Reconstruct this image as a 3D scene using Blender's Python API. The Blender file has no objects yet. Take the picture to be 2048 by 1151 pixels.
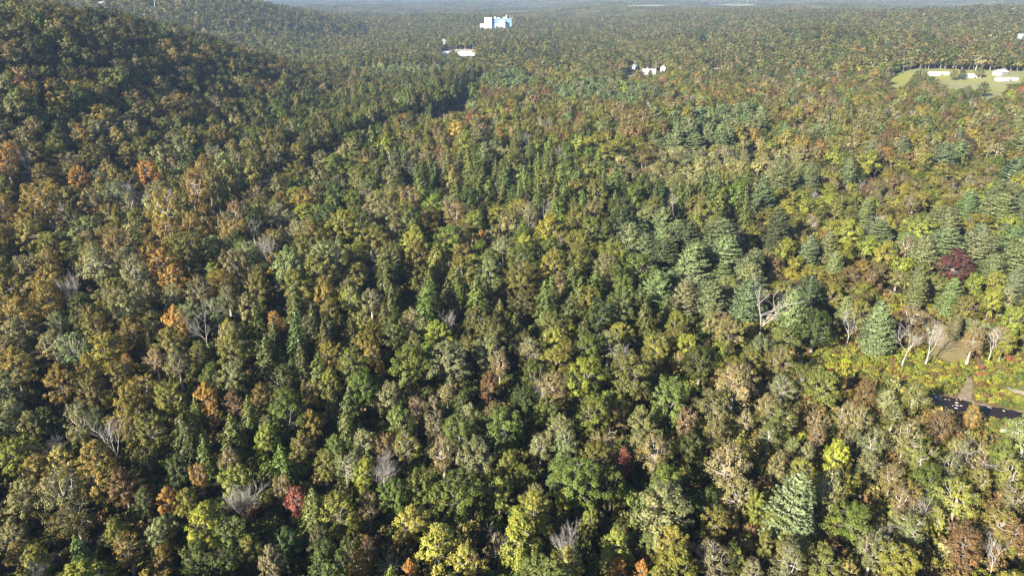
import bpy, math, random
import numpy as np

R = math.radians
SC = bpy.context.scene
COL = SC.collection
rng = np.random.default_rng(7)
random.seed(7)

# ------------------------------------------------------------------ camera
CAMZ = 120.0
F = 1366.0                      # focal length in photo pixels (2048 wide)
CX, CY = 1024.0, 575.5
PITCH = math.atan(575.5 / F)    # true horizon on the top edge
cam_d = bpy.data.cameras.new('camera')
cam_d.sensor_width = 36.0
cam_d.lens = 36.0 * F / 2048.0
cam_d.clip_start = 1.0
cam_d.clip_end = 40000.0
cam = bpy.data.objects.new('camera', cam_d)
COL.objects.link(cam)
cam.location = (0, 0, CAMZ)
cam.rotation_euler = (math.pi / 2 - PITCH, 0, 0)
SC.camera = cam

# ------------------------------------------------------------------ sky and sun
SUN_EL, SHADOW_AZ = 25.5, 47.0          # shadows fall 47 degrees right of straight ahead (measured from trunk shadows)
world = bpy.data.worlds.new('World')
SC.world = world
world.use_nodes = True
wn = world.node_tree
for n in list(wn.nodes):
    wn.nodes.remove(n)
wo = wn.nodes.new('ShaderNodeOutputWorld')
wb = wn.nodes.new('ShaderNodeBackground')
ws = wn.nodes.new('ShaderNodeTexSky')
ws.sky_type = 'NISHITA'
ws.sun_disc = False
ws.sun_elevation = R(SUN_EL)
ws.sun_rotation = R(180 + SHADOW_AZ)
ws.altitude = 400
wb.inputs['Strength'].default_value = 0.05
wn.links.new(ws.outputs[0], wb.inputs[0])
wn.links.new(wb.outputs[0], wo.inputs[0])
sun_d = bpy.data.lights.new('sun', 'SUN')
sun_d.energy = 5.0
sun_d.angle = R(0.5)
sun_d.color = (1.0, 0.92, 0.77)
sun = bpy.data.objects.new('sun', sun_d)
COL.objects.link(sun)
sun.location = (-200, -200, 300)
sun.rotation_euler = (R(90 - SUN_EL), 0, R(-SHADOW_AZ))

SC.view_settings.view_transform = 'Standard'
SC.view_settings.look = 'None'
SC.view_settings.gamma = 1.0
SC.view_settings.use_curve_mapping = False
SC.view_settings.exposure = 1.55
SC.render.engine = 'CYCLES'
cy = SC.cycles
cy.max_bounces = 4
cy.diffuse_bounces = 1
cy.glossy_bounces = 1
cy.transmission_bounces = 2
cy.volume_bounces = 0
cy.transparent_max_bounces = 4
cy.caustics_reflective = False
cy.caustics_refractive = False
cy.use_denoising = True
cy.denoiser = 'OPENIMAGEDENOISE'
cy.denoising_input_passes = 'RGB_ALBEDO_NORMAL'
cy.use_adaptive_sampling = True
cy.adaptive_threshold = 0.02
cy.pixel_filter_type = 'BLACKMAN_HARRIS'
cy.filter_width = 1.4

# ------------------------------------------------------------------ pixel <-> world
SP, CP = math.sin(PITCH), math.cos(PITCH)


def ray(px, py):
    u, v = px - CX, py - CY
    return np.array((u, F * CP - v * SP, -(F * SP + v * CP)))


def project(x, y, z):
    dx, dy, dz = x, y, z - CAMZ
    d = dy * CP - dz * SP
    up = dy * SP + dz * CP
    d = np.where(d < 1, 1, d)
    return CX + F * dx / d, CY - F * up / d, d


def sstep(t):
    t = np.clip(t, 0, 1)
    return t * t * (3 - 2 * t)


_nr = np.random.default_rng(31)
_WV = []
for _wl, _am in ((2300, 9), (1500, 8), (950, 6), (640, 3.5)):
    for _k in range(4):
        a = _nr.uniform(0, 2 * math.pi)
        _WV.append((math.cos(a) * 2 * math.pi / _wl, math.sin(a) * 2 * math.pi / _wl, _nr.uniform(0, 6.28), _am / 2))


def height(x, y):
    x = np.asarray(x, float)
    y = np.asarray(y, float)
    r = np.hypot(x, y)
    amp = 98 * sstep((y - 50) / 700)
    back = np.where(y > 760, np.exp(-((y - 760) / 330.0) ** 2), 1.0)
    h1 = amp * back * sstep((-x - 195) / 285)
    h2 = 101 * sstep((-x - 400) / 480) * np.exp(-((y - 2050) / 560.0) ** 2)
    hr = 46 * sstep((x - 150) / 700) * sstep((y - 560) / 1100)
    far = 26 * sstep((r - 1500) / 1500) + 24 * sstep((r - 2800) / 2500) + 50 * sstep((r - 4600) / 4700)
    far = far - hr * 0.6 * sstep((r - 1800) / 3000)
    wv = 0
    for kx, ky, ph, am in _WV:
        wv = wv + am * np.sin(kx * x + ky * y + ph)
    wamp = sstep((r - 900) / 1600) * (1 - 0.55 * sstep((r - 6500) / 3000)) * (1 - 0.8 * h2 / 101)
    z = h1 + np.maximum(h2, 0) + hr + far + wv * wamp
    # low swells of the near forest, flat around the stream and the track
    flat = sstep((np.hypot((x - 150) / 1.1, y - 215) - 105) / 120)
    near = 2.2 * np.sin(x / 47.0 + 1.3) * np.sin(y / 61.0 + .4) + 1.6 * np.sin((x + y) / 83.0)
    z = z + near * flat * sstep((r - 60) / 200)
    return np.minimum(z, 108)


def hit(px, py, lift=0.0):
    """point on the terrain (raised by lift) under a pixel"""
    d = ray(px, py)
    d = d / d[1]
    t = np.concatenate([np.arange(60, 3000, 4.0), np.arange(3000, 12000, 20.0)])
    z = CAMZ + d[2] * t
    g = height(d[0] * t, t) + lift
    k = np.argmax(z < g)
    if not (z < g).any():
        k = len(t) - 1
    a, b = (t[k - 1], t[k]) if k else (t[0], t[0])
    for _ in range(14):
        m = (a + b) / 2
        if CAMZ + d[2] * m < height(d[0] * m, m) + lift:
            b = m
        else:
            a = m
    return float(d[0] * b), float(b)


def inpoly(px, py, poly):
    px = np.asarray(px, float)
    py = np.asarray(py, float)
    ins = np.zeros(px.shape, bool)
    n = len(poly)
    for i in range(n):
        x0, y0 = poly[i]
        x1, y1 = poly[(i + 1) % n]
        if y0 == y1:
            continue
        c = ((y0 > py) != (y1 > py)) & (px < (x1 - x0) * (py - y0) / (y1 - y0) + x0)
        ins ^= c
    return ins


# ------------------------------------------------------------------ materials
def mat(name):
    m = bpy.data.materials.new(name)
    m.use_nodes = True
    nt = m.node_tree
    for n in list(nt.nodes):
        nt.nodes.remove(n)
    return m, nt, nt.nodes, nt.links


def mathn(nt, op, a, b=None, clamp=False):
    n = nt.nodes.new('ShaderNodeMath')
    n.operation = op
    n.use_clamp = clamp
    for i, v in enumerate((a, b)):
        if v is None:
            continue
        if isinstance(v, (int, float)):
            n.inputs[i].default_value = v
        else:
            nt.links.new(v, n.inputs[i])
    return n.outputs[0]


def mixc(nt, fac, a, b, mode='MIX'):
    n = nt.nodes.new('ShaderNodeMix')
    n.data_type = 'RGBA'
    n.blend_type = mode
    for sock, v in ((n.inputs[0], fac), (n.inputs[6], a), (n.inputs[7], b)):
        if isinstance(v, (int, float)):
            sock.default_value = v
        elif isinstance(v, tuple):
            sock.default_value = (*v, 1) if len(v) == 3 else v
        else:
            nt.links.new(v, sock)
    return n.outputs[2]


def leaf_mat(name, inst, rough=0.55, spec=0.22, trans=0.10):
    m, nt, N, L = mat(name)
    out = N.new('ShaderNodeOutputMaterial')
    if inst:
        a = N.new('ShaderNodeAttribute')
        a.attribute_type = 'INSTANCER'
        a.attribute_name = 'tint'
        tint = a.outputs['Color']
    else:
        oi = N.new('ShaderNodeObjectInfo')
        tint = oi.outputs['Color']
    lv = N.new('ShaderNodeAttribute')
    lv.attribute_name = 'lv'
    au = N.new('ShaderNodeAttribute')
    au.attribute_name = 'au'
    warm = mixc(nt, 1.0, tint, (1.30, 1.02, 0.82), 'MULTIPLY')
    c = mixc(nt, au.outputs['Fac'], tint, warm)
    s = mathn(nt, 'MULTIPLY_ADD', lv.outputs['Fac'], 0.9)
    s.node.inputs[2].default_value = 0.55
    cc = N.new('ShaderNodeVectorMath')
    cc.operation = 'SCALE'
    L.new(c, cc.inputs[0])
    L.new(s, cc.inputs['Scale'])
    p = N.new('ShaderNodeBsdfPrincipled')
    p.inputs['Roughness'].default_value = rough
    p.inputs['Specular IOR Level'].default_value = spec
    L.new(cc.outputs[0], p.inputs['Base Color'])
    t = N.new('ShaderNodeBsdfTranslucent')
    tc = mixc(nt, 1.0, cc.outputs[0], (1.15, 1.2, 0.6), 'MULTIPLY')
    L.new(tc, t.inputs['Color'])
    mx = N.new('ShaderNodeMixShader')
    mx.inputs[0].default_value = trans
    L.new(p.outputs[0], mx.inputs[1])
    L.new(t.outputs[0], mx.inputs[2])
    L.new(mx.outputs[0], out.inputs[0])
    return m


def noise_mat(name, ca, cb, scale, rough=0.9, spec=0.2, cc=None, scale2=None, bump=0.0, stretch=None):
    m, nt, N, L = mat(name)
    out = N.new('ShaderNodeOutputMaterial')
    p = N.new('ShaderNodeBsdfPrincipled')
    p.inputs['Roughness'].default_value = rough
    p.inputs['Specular IOR Level'].default_value = spec
    g = N.new('ShaderNodeNewGeometry')
    pos = g.outputs['Position']
    if stretch:
        mp = N.new('ShaderNodeMapping')
        mp.inputs['Scale'].default_value = stretch
        L.new(pos, mp.inputs[0])
        pos = mp.outputs[0]
    n1 = N.new('ShaderNodeTexNoise')
    n1.inputs['Scale'].default_value = scale
    n1.inputs['Detail'].default_value = 5
    L.new(pos, n1.inputs['Vector'])
    rmp = N.new('ShaderNodeMapRange')
    rmp.inputs[1].default_value = .35
    rmp.inputs[2].default_value = .65
    L.new(n1.outputs['Fac'], rmp.inputs[0])
    c = mixc(nt, rmp.outputs[0], ca, cb)
    if cc:
        n2 = N.new('ShaderNodeTexNoise')
        n2.inputs['Scale'].default_value = scale2
        n2.inputs['Detail'].default_value = 4
        L.new(pos, n2.inputs['Vector'])
        r2 = N.new('ShaderNodeMapRange')
        r2.inputs[1].default_value = .45
        r2.inputs[2].default_value = .62
        L.new(n2.outputs['Fac'], r2.inputs[0])
        c = mixc(nt, r2.outputs[0], c, cc)
    L.new(c, p.inputs['Base Color'])
    if bump:
        b = N.new('ShaderNodeBump')
        b.inputs['Strength'].default_value = bump
        b.inputs['Distance'].default_value = 0.1
        L.new(n1.outputs['Fac'], b.inputs['Height'])
        L.new(b.outputs[0], p.inputs['Normal'])
    L.new(p.outputs[0], out.inputs[0])
    return m


M = {}
M['leaf'] = leaf_mat('foliage', False)
M['leaf_i'] = leaf_mat('foliage_far', True)
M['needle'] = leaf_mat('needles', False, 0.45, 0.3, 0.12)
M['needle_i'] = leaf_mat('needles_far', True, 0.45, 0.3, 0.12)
M['bark'] = noise_mat('bark', (.10, .085, .068), (.21, .185, .155), 1.6, cc=(.26, .25, .22), scale2=.9)
M['bark_pale'] = noise_mat('bark_pale', (.34, .30, .255), (.56, .52, .46), 1.3, cc=(.24, .21, .18), scale2=2.2)
M['bark_dead'] = noise_mat('bark_dead', (.36, .335, .31), (.60, .575, .55), 1.0, cc=(.3, .27, .25), scale2=1.7)
M['floor'] = noise_mat('forest_floor', (.022, .018, .012), (.058, .042, .026), .7, cc=(.034, .028, .016), scale2=.16, bump=.6)
M['wet_meadow'] = noise_mat('wet_meadow', (.16, .17, .035), (.09, .115, .028), .16, cc=(.15, .10, .05), scale2=.06)
M['track'] = noise_mat('mown_track', (.25, .20, .095), (.19, .165, .065), .25, cc=(.28, .22, .12), scale2=.07, bump=.3)
M['pasture'] = noise_mat('pasture', (.20, .205, .095), (.26, .25, .13), .03, cc=(.24, .24, .06), scale2=.012)
M['lawn'] = noise_mat('lawn', (.18, .19, .07), (.16, .17, .07), .05)
M['gravel'] = noise_mat('gravel', (.42, .37, .31), (.30, .26, .22), .8, bump=.4)
M['sand'] = noise_mat('stream_bank', (.20, .155, .10), (.30, .24, .17), .5, bump=.4)
M['rock'] = noise_mat('rock', (.26, .245, .23), (.38, .365, .35), 1.2)
M['white'] = noise_mat('white_wall', (.58, .57, .55), (.66, .65, .63), .3, .7)
M['roof_white'] = noise_mat('pale_roof', (.55, .55, .55), (.64, .64, .65), .2, .5)
M['roof_grey'] = noise_mat('grey_roof', (.20, .20, .21), (.30, .30, .31), .3, .7)
M['roof_dark'] = noise_mat('dark_roof', (.05, .06, .08), (.09, .10, .12), .3, .7)
M['cream'] = noise_mat('cream_wall', (.66, .60, .48), (.74, .68, .56), .3, .8)
M['metal'] = noise_mat('metal', (.55, .56, .58), (.68, .69, .70), .3, .4)
M['door'] = noise_mat('barn_door', (.10, .08, .07), (.16, .13, .11), .4, .8)


def glass_mat(name, col, rough=.08):
    m, nt, N, L = mat(name)
    out = N.new('ShaderNodeOutputMaterial')
    p = N.new('ShaderNodeBsdfPrincipled')
    p.inputs['Base Color'].default_value = (*col, 1)
    p.inputs['Roughness'].default_value = rough
    p.inputs['Specular IOR Level'].default_value = .6
    L.new(p.outputs[0], out.inputs[0])
    return m


M['blue_glass'] = glass_mat('blue_glass', (.10, .24, .52))
M['pale_blue'] = glass_mat('pale_blue_panel', (.38, .52, .72), .4)
M['pane'] = glass_mat('window_pane', (.03, .035, .045))


def water_mat():
    m, nt, N, L = mat('stream_water')
    out = N.new('ShaderNodeOutputMaterial')
    p = N.new('ShaderNodeBsdfPrincipled')
    p.inputs['Base Color'].default_value = (.022, .012, .008, 1)
    p.inputs['Roughness'].default_value = .12
    p.inputs['IOR'].default_value = 1.33
    g = N.new('ShaderNodeNewGeometry')
    n1 = N.new('ShaderNodeTexNoise')
    n1.inputs['Scale'].default_value = 1.4
    n1.inputs['Detail'].default_value = 3
    b = N.new('ShaderNodeBump')
    b.inputs['Strength'].default_value = .25
    b.inputs['Distance'].default_value = .1
    L.new(g.outputs['Position'], n1.inputs['Vector'])
    L.new(n1.outputs['Fac'], b.inputs['Height'])
    L.new(b.outputs[0], p.inputs['Normal'])
    L.new(p.outputs[0], out.inputs[0])
    return m


M['water'] = water_mat()


# ------------------------------------------------------------------ mesh building
class MB:
    def __init__(self):
        self.v, self.q, self.m, self.lv, self.au = [], [], [], [], []
        self.n = 0

    def add(self, v, q, mi=0, lv=None, au=None):
        v = np.asarray(v, np.float32).reshape(-1, 3)
        q = np.asarray(q, np.int32).reshape(-1, 4)
        self.v.append(v)
        self.q.append(q + self.n)
        self.n += len(v)
        k = len(q)
        self.m.append(np.full(k, mi, np.int32))
        self.lv.append(np.full(k, .5, np.float32) if lv is None else lv.astype(np.float32))
        self.au.append(np.zeros(k, np.float32) if au is None else au.astype(np.float32))

    def mesh(self, name, mats):
        v = np.concatenate(self.v)
        q = np.concatenate(self.q)
        me = bpy.data.meshes.new(name)
        me.vertices.add(len(v))
        me.vertices.foreach_set('co', v.ravel())
        me.loops.add(len(q) * 4)
        me.polygons.add(len(q))
        me.loops.foreach_set('vertex_index', q.ravel())
        me.polygons.foreach_set('loop_start', np.arange(0, len(q) * 4, 4, dtype=np.int32))
        for mt in mats:
            me.materials.append(mt)
        me.polygons.foreach_set('material_index', np.concatenate(self.m))
        for nm, arr in (('lv', self.lv), ('au', self.au)):
            a = me.attributes.new(nm, 'FLOAT', 'FACE')
            a.data.foreach_set('value', np.concatenate(arr))
        me.update(calc_edges=True)
        return me


def unit(a):
    return a / np.maximum(np.linalg.norm(a, axis=-1, keepdims=True), 1e-9)


def cards(mb, c, n, s, asp, g, mi=0, lv=None, au=None, t=None):
    """leaf sprays: folded kites at c, facing n, long side along t"""
    N = len(c)
    n = unit(n)
    if t is None:
        t = g.normal(size=(N, 3))
    t = unit(t - n * (t * n).sum(1, keepdims=True))
    b = np.cross(n, t)
    s = np.asarray(s).reshape(-1, 1) * np.ones((N, 1))
    L = t * s * .5
    W = b * s * asp * .5
    fold = n * s * .12
    v = np.stack([c - L, c + W + fold - L * .15, c + L, c - W + fold - L * .15], 1)
    q = np.arange(N * 4).reshape(N, 4)
    if lv is None:
        lv = g.random(N)
    mb.add(v.reshape(-1, 3), q, mi, lv, au)


def tube(mb, pts, rad, k=5, mi=0):
    pts = np.asarray(pts, float)
    n = len(pts)
    d = np.gradient(pts, axis=0)
    d = unit(d)
    ref = np.array((0.31, 0.17, 0.93)) if abs(d[0][2]) < .8 else np.array((1, .1, 0))
    a = unit(np.cross(d, ref))
    b = np.cross(d, a)
    th = np.arange(k) * 2 * math.pi / k
    ring = (a[:, None, :] * np.cos(th)[None, :, None] + b[:, None, :] * np.sin(th)[None, :, None])
    v = pts[:, None, :] + ring * np.asarray(rad)[:, None, None]
    i = np.arange(n - 1)[:, None]
    j = np.arange(k)[None, :]
    q = np.stack([i * k + j, i * k + (j + 1) % k, (i + 1) * k + (j + 1) % k, (i + 1) * k + j], -1).reshape(-1, 4)
    mb.add(v.reshape(-1, 3), q, mi)


def sph(g, n):
    return unit(g.normal(size=(n, 3)))


def prof_round(h):
    return np.sin(np.pi * np.clip(h, 0, 1) ** .85) ** .55


def prof_flat(h):
    return np.clip(1 - (np.abs(h - .62) / .62) ** 2.4, 0, 1) ** .6


def prof_cone(h):
    return np.clip((1 - h) ** .75 * np.minimum(1, h / .16) ** .5, 0, 1)


def prof_tall(h):
    return np.sin(np.pi * np.clip(h, 0, 1) ** .7) ** .7


def make_broad(seed, H=17., Rr=5., zb=5., prof=prof_round, ncl=46, per=120, leaf=.5, wood='full', twigs=0,
               spread=.16, upright=.2, fork=.5, woodscale=1., au_p=.25, coh=.65):
    """returns (trunk builder, crown builder)"""
    g = np.random.default_rng(seed)
    tr, cr = MB(), MB()
    # lopsided crown
    ph = g.uniform(0, 6.28, 6)
    hh = np.sort(g.beta(1.35, 1.1, ncl))
    ang = g.uniform(0, 6.28) + np.arange(ncl) * 2.39996 + g.normal(0, .35, ncl)
    rf = np.where(g.random(ncl) < .78, g.uniform(.72, 1.0, ncl), g.uniform(.1, .7, ncl))
    lob = 1 + .20 * np.sin(2 * ang + ph[0]) + .16 * np.sin(3 * ang + ph[1] + 3 * hh) + .12 * np.sin(5 * ang + ph[2])
    rr = Rr * .86 * prof(hh * .96 + .02) * rf * lob
    cc = np.stack([rr * np.cos(ang), rr * np.sin(ang), zb + (H - zb) * (hh * .9 + .03) + g.normal(0, .35, ncl)], 1)
    lean = g.normal(0, .5, 2)
    cc[:, :2] += lean * ((cc[:, 2:] - zb) / (H - zb))
    crad = Rr * spread * g.uniform(.75, 1.45, ncl) * (1.08 - .35 * hh)
    # trunk
    ztop = zb + (H - zb) * fork
    zz = np.linspace(0, 1, 7)
    bend = g.normal(0, .35, 2)
    tp = np.stack([bend[0] * np.sin(zz * 2.2) + lean[0] * zz ** 2 * .5, bend[1] * np.sin(zz * 2.6) + lean[1] * zz ** 2 * .5, ztop * zz - .4 * (zz == 0)], 1)
    r0 = .021 * H * woodscale
    trr = r0 * (1.25 * (1 - zz) ** 3 + .95 - .45 * zz)
    tube(tr, tp, trr, 6)
    # main limbs, then a bough to every clump
    nl = 5
    la = g.uniform(0, 6.28) + np.arange(nl) * 6.28 / nl + g.normal(0, .25, nl)
    lim = []
    for i in range(nl):
        f = g.uniform(.62, 1.0)
        base = np.array([np.interp(f, zz, tp[:, k]) for k in range(3)])
        tip = np.array([math.cos(la[i]) * Rr * .45, math.sin(la[i]) * Rr * .45, zb + (H - zb) * g.uniform(.55, .8)])
        if i == 0:
            tip = np.array([lean[0] * .6, lean[1] * .6, zb + (H - zb) * .85])
        mid = base * .5 + tip * .5 + g.normal(0, .3, 3) + np.array([math.cos(la[i]), math.sin(la[i]), -.2]) * .4
        p = np.stack([base, base * .7 + mid * .3, mid, mid * .45 + tip * .55, tip])
        if wood != 'none':
            tube(tr, p, r0 * np.array([.62, .5, .4, .28, .16]), 5)
        lim.append(p)
    lp = np.concatenate(lim)
    for i in range(ncl):
        c = cc[i]
        d = np.linalg.norm(lp - c, axis=1) + 1.2 * np.maximum(0, lp[:, 2] - c[2])
        b = lp[np.argmin(d)]
        mid = b * .5 + c * .5 + g.normal(0, .22, 3) + np.array([0, 0, -.15])
        if wood != 'none':
            tube(tr, np.stack([b, mid, c]), r0 * np.array([.22, .16, .06]), 4 if wood == 'full' else 3)
        if twigs:
            for _ in range(twigs):
                dd = unit(sph(g, 1)[0] + unit(c - np.array([0, 0, zb])) * 1.0 + np.array([0, 0, .5]))
                e = c + dd * crad[i] * g.uniform(.8, 1.5)
                s0 = mid * .4 + c * .6
                tube(tr, np.stack([s0, (s0 + e) / 2 + g.normal(0, .1, 3), e]), r0 * np.array([.085, .06, .03]), 3)
    if per:
        for i in range(ncl):
            k = max(3, int(per * (crad[i] / (Rr * spread)) ** 2 * g.uniform(.7, 1.2)))
            d = sph(g, k)
            d[:, 2] = d[:, 2] + .25
            d = unit(d)
            ax = unit(cc[i] - np.array([0, 0, zb + (H - zb) * .35]))
            rad = crad[i] * (1 - .55 * g.random(k) ** 2.2)
            el = g.uniform(.2, 1.0)
            p = cc[i] + d * rad[:, None] * np.array([1, 1, .85]) + ax * (d @ ax)[:, None] * crad[i] * el + g.normal(0, .16 * crad[i], (k, 3))
            n = d * (1.25 - coh) + ax * coh + np.array([0, 0, upright]) + g.normal(0, .3, (k, 3))
            base = g.normal(.5, .12)
            lv = np.clip(base + g.normal(0, .16, k), 0, 1)
            au = np.full(k, g.random() ** 2 * .9 if g.random() < au_p else 0.) * g.uniform(.6, 1, k)
            cards(cr, p, n, leaf * g.uniform(.7, 1.35, k), .72, g, 0, lv, au)
    return tr, cr


def make_pine(seed, H=23., Rr=5.2, zb=3., dz=.95, nb=6, plume=1.0, power=1.25, dens=1.0, csize=.95, wood=True):
    g = np.random.default_rng(seed)
    tr, cr = MB(), MB()
    zz = np.linspace(0, 1, 6)
    tube(tr, np.stack([g.normal(0, .12, 6), g.normal(0, .12, 6), zz * H * .97 - .4 * (zz == 0)], 1), .3 * (1 - zz * .93), 6)
    z = zb
    lop = g.uniform(0, 6.28)
    while z < H - .6:
        h = (z - zb) / (H - zb)
        Lm = Rr * max(.05, (1 - h ** power)) ** .8 * min(1, .55 + h * 3.2)
        a0 = g.uniform(0, 6.28)
        n = nb if h < .85 else nb - 1
        for b in range(n):
            a = a0 + b * 6.283 / n + g.normal(0, .2)
            L = Lm * g.uniform(.72, 1.12) * (1 + .12 * math.cos(a - lop))
            if L < .35:
                L = .35
            rise = g.uniform(.02, .2) + .55 * h ** 2
            zo = z + g.normal(0, .22)
            dirh = np.array([math.cos(a), math.sin(a), 0])
            side = np.array([-dirh[1], dirh[0], 0])
            k = max(3, int(L * 2.4 * dens))
            f = np.linspace(.28, 1, k) if L > 1.2 else np.linspace(.1, 1, k)
            sag = -.10 * L * np.sin(f * 3.14)
            pos = dirh * (f * L)[:, None] + np.array([0, 0, 1]) * (zo + rise * L * f ** 1.6 + sag)[:, None]
            if wood and L > 1.3:
                tube(tr, np.stack([np.array([0, 0, zo]), pos[k // 2], pos[-1]]), [.075, .05, .02], 3)
            w = L * .30 * np.sin(np.clip(f, 0, 1) * 2.6) ** .8 + .12
            per = 5
            off = g.uniform(-1, 1, (k, per))
            P = pos[:, None, :] + side * (off * w[:, None])[..., None] + dirh * (-np.abs(off) * w[:, None] * .5)[..., None]
            P = P + np.array([0, 0, 1]) * (g.normal(0, .10, (k, per)) - .03 * np.abs(off))[..., None]
            P = P.reshape(-1, 3)
            o = off.reshape(-1)
            m = len(P)
            t = dirh + side * (o * .75)[:, None] + np.array([0, 0, .38 + .35 * h]) + g.normal(0, .22, (m, 3))
            nn = np.array([0, 0, .75]) + dirh * .6 + g.normal(0, .4, (m, 3))
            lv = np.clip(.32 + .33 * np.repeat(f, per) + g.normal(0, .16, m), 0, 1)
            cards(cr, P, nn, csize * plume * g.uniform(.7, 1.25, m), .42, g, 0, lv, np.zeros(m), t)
        z += dz * g.uniform(.75, 1.2) * (1 - .35 * h)
    k = 8
    cards(cr, np.array([0, 0, H - .6]) + g.normal(0, .18, (k, 3)), sph(g, k), .8, .4, g, 0, None, np.zeros(k), np.tile((0, 0, 1.), (k, 1)) + g.normal(0, .3, (k, 3)))
    return tr, cr


def make_hemlock(seed, H=16.5, Rr=4.4, zb=1.5, dz=.62, nb=8, csize=.62, dens=1.0, wood=True):
    g = np.random.default_rng(seed)
    tr, cr = MB(), MB()
    zz = np.linspace(0, 1, 6)
    tube(tr, np.stack([g.normal(0, .1, 6), g.normal(0, .1, 6), zz * H * .98 - .4 * (zz == 0)], 1), .26 * (1 - zz * .94), 5)
    z = zb
    ph = g.uniform(0, 6.28, 3)
    while z < H - .3:
        h = (z - zb) / (H - zb)
        Lm = Rr * (1 - h) ** .62 * min(1, .7 + 2 * h)
        n = nb if h < .8 else nb - 3
        a0 = g.uniform(0, 6.28)
        for b in range(n):
            a = a0 + b * 6.283 / n + g.normal(0, .3)
            L = max(.3, Lm * g.uniform(.62, 1.12) * (1 + .14 * math.sin(2 * a + ph[0] + h * 4)))
            dirh = np.array([math.cos(a), math.sin(a), 0])
            side = np.array([-dirh[1], dirh[0], 0])
            k = max(2, int(L * 2.1 * dens))
            f = np.linspace(.35, 1, k)
            zo = z + g.normal(0, .25)
            pos = dirh * (f * L)[:, None] + np.array([0, 0, 1]) * (zo + .16 * L * f - .30 * L * f ** 2.4)[:, None]
            w = L * .26 * (1.25 - f) + .15
            per = 4
            off = g.uniform(-1, 1, (k, per))
            P = (pos[:, None, :] + side * (off * w[:, None])[..., None] + np.array([0, 0, 1]) * (g.normal(0, .12, (k, per)) - .12 * np.abs(off))[..., None]).reshape(-1, 3)
            o = off.reshape(-1)
            m = len(P)
            t = dirh + side * (o * .8)[:, None] + np.array([0, 0, -.30 + .5 * h]) + g.normal(0, .25, (m, 3))
            nn = np.array([0, 0, .6]) + dirh * .85 + g.normal(0, .32, (m, 3))
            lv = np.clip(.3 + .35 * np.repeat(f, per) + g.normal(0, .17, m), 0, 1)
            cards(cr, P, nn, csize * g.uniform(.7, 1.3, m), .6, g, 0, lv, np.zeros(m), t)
        z += dz * g.uniform(.75, 1.25)
    k = 6
    cards(cr, np.array([0, 0, H - .3]) + g.normal(0, .1, (k, 3)), sph(g, k), .7, .35, g, 0, None, np.zeros(k), np.tile((0, 0, 1.), (k, 1)) + g.normal(0, .25, (k, 3)))
    return tr, cr


def make_dead(seed, H=15., spreadr=3.6, broom=False, zfork=.4, lod=False):
    """bare tree: forking trunk, boughs and twigs"""
    g = np.random.default_rng(seed)
    tr, br = MB(), MB()
    r0 = .23 if not broom else .16
    zt = H * zfork
    zz = np.linspace(0, 1, 5)
    bend = g.normal(0, .5, 2)
    tp = np.stack([bend[0] * zz ** 1.5, bend[1] * zz ** 1.5, zt * zz - .4 * (zz == 0)], 1)
    tube(tr, tp, r0 * (1.2 - .4 * zz), 6)

    def grow(p, d, L, r, lev):
        n = 4
        pts = [p]
        dd = d.copy()
        for _ in range(n - 1):
            dd = unit(dd + g.normal(0, .16 if not broom else .08, 3) + np.array([0, 0, .08]))
            pts.append(pts[-1] + dd * L / (n - 1))
        pts = np.stack(pts)
        tube(br if lev else tr, pts, r * np.array([1, .82, .62, .36]), 4 if lev < 2 else 3)
        if lev >= (2 if lod else 3):
            return
        kids = (5, 5, 4)[lev] + (2 if broom else 0)
        for k in range(kids):
            f = g.uniform(.3, 1.0)
            b = np.array([np.interp(f * (n - 1), np.arange(n), pts[:, j]) for j in range(3)])
            sp = (.85 if not broom else .55)
            nd = unit(dd + sph(g, 1)[0] * sp + np.array([0, 0, .12]))
            grow(b, nd, L * g.uniform(.42, .7), r * g.uniform(.38, .55), lev + 1)

    nl = 3 if not broom else 6
    a0 = g.uniform(0, 6.28)
    for i in range(nl):
        a = a0 + i * 6.283 / nl + g.normal(0, .3)
        tl = g.uniform(.15, .5) if not broom else g.uniform(.2, .6)
        d = unit(np.array([math.cos(a) * tl, math.sin(a) * tl, 1.0]))
        grow(tp[-1] if i < 2 else tp[3], d, (H - zt) * g.uniform(.7, .95), r0 * (.66 if i < 2 else .5), 0)
    return tr, br


def make_shrub(seed, H=2.6, Rr=1.9, ncl=12, per=70, leaf=.34):
    g = np.random.default_rng(seed)
    tr, cr = MB(), MB()
    for i in range(ncl):
        a = i * 2.4 + g.normal(0, .3)
        rr = Rr * .72 * math.sqrt((i + .5) / ncl)
        c = np.array([rr * math.cos(a), rr * math.sin(a), H * g.uniform(.42, .8) * (1 - .35 * (rr / Rr) ** 2)])
        tube(tr, np.stack([c * np.array([.12, .12, 0]) + np.array([0, 0, -.15]), c * .6, c]), [.05, .035, .015], 3)
        rad = Rr * g.uniform(.28, .45)
        k = int(per * g.uniform(.7, 1.3))
        d = unit(sph(g, k) + np.array([0, 0, .25]))
        p = c + d * (rad * (1 - .5 * g.random(k) ** 2))[:, None] * np.array([1, 1, .95])
        p[:, 2] = np.maximum(p[:, 2], .05)
        n = d * .7 + np.array([0, 0, .35]) + g.normal(0, .5, (k, 3))
        lv = np.clip(g.normal(.5, .12) + g.normal(0, .22, k), 0, 1)
        au = np.full(k, g.random() * .7 if g.random() < .2 else 0.)
        cards(cr, p, n, leaf * g.uniform(.7, 1.3, k), .7, g, 0, lv, au)
    return tr, cr


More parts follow.
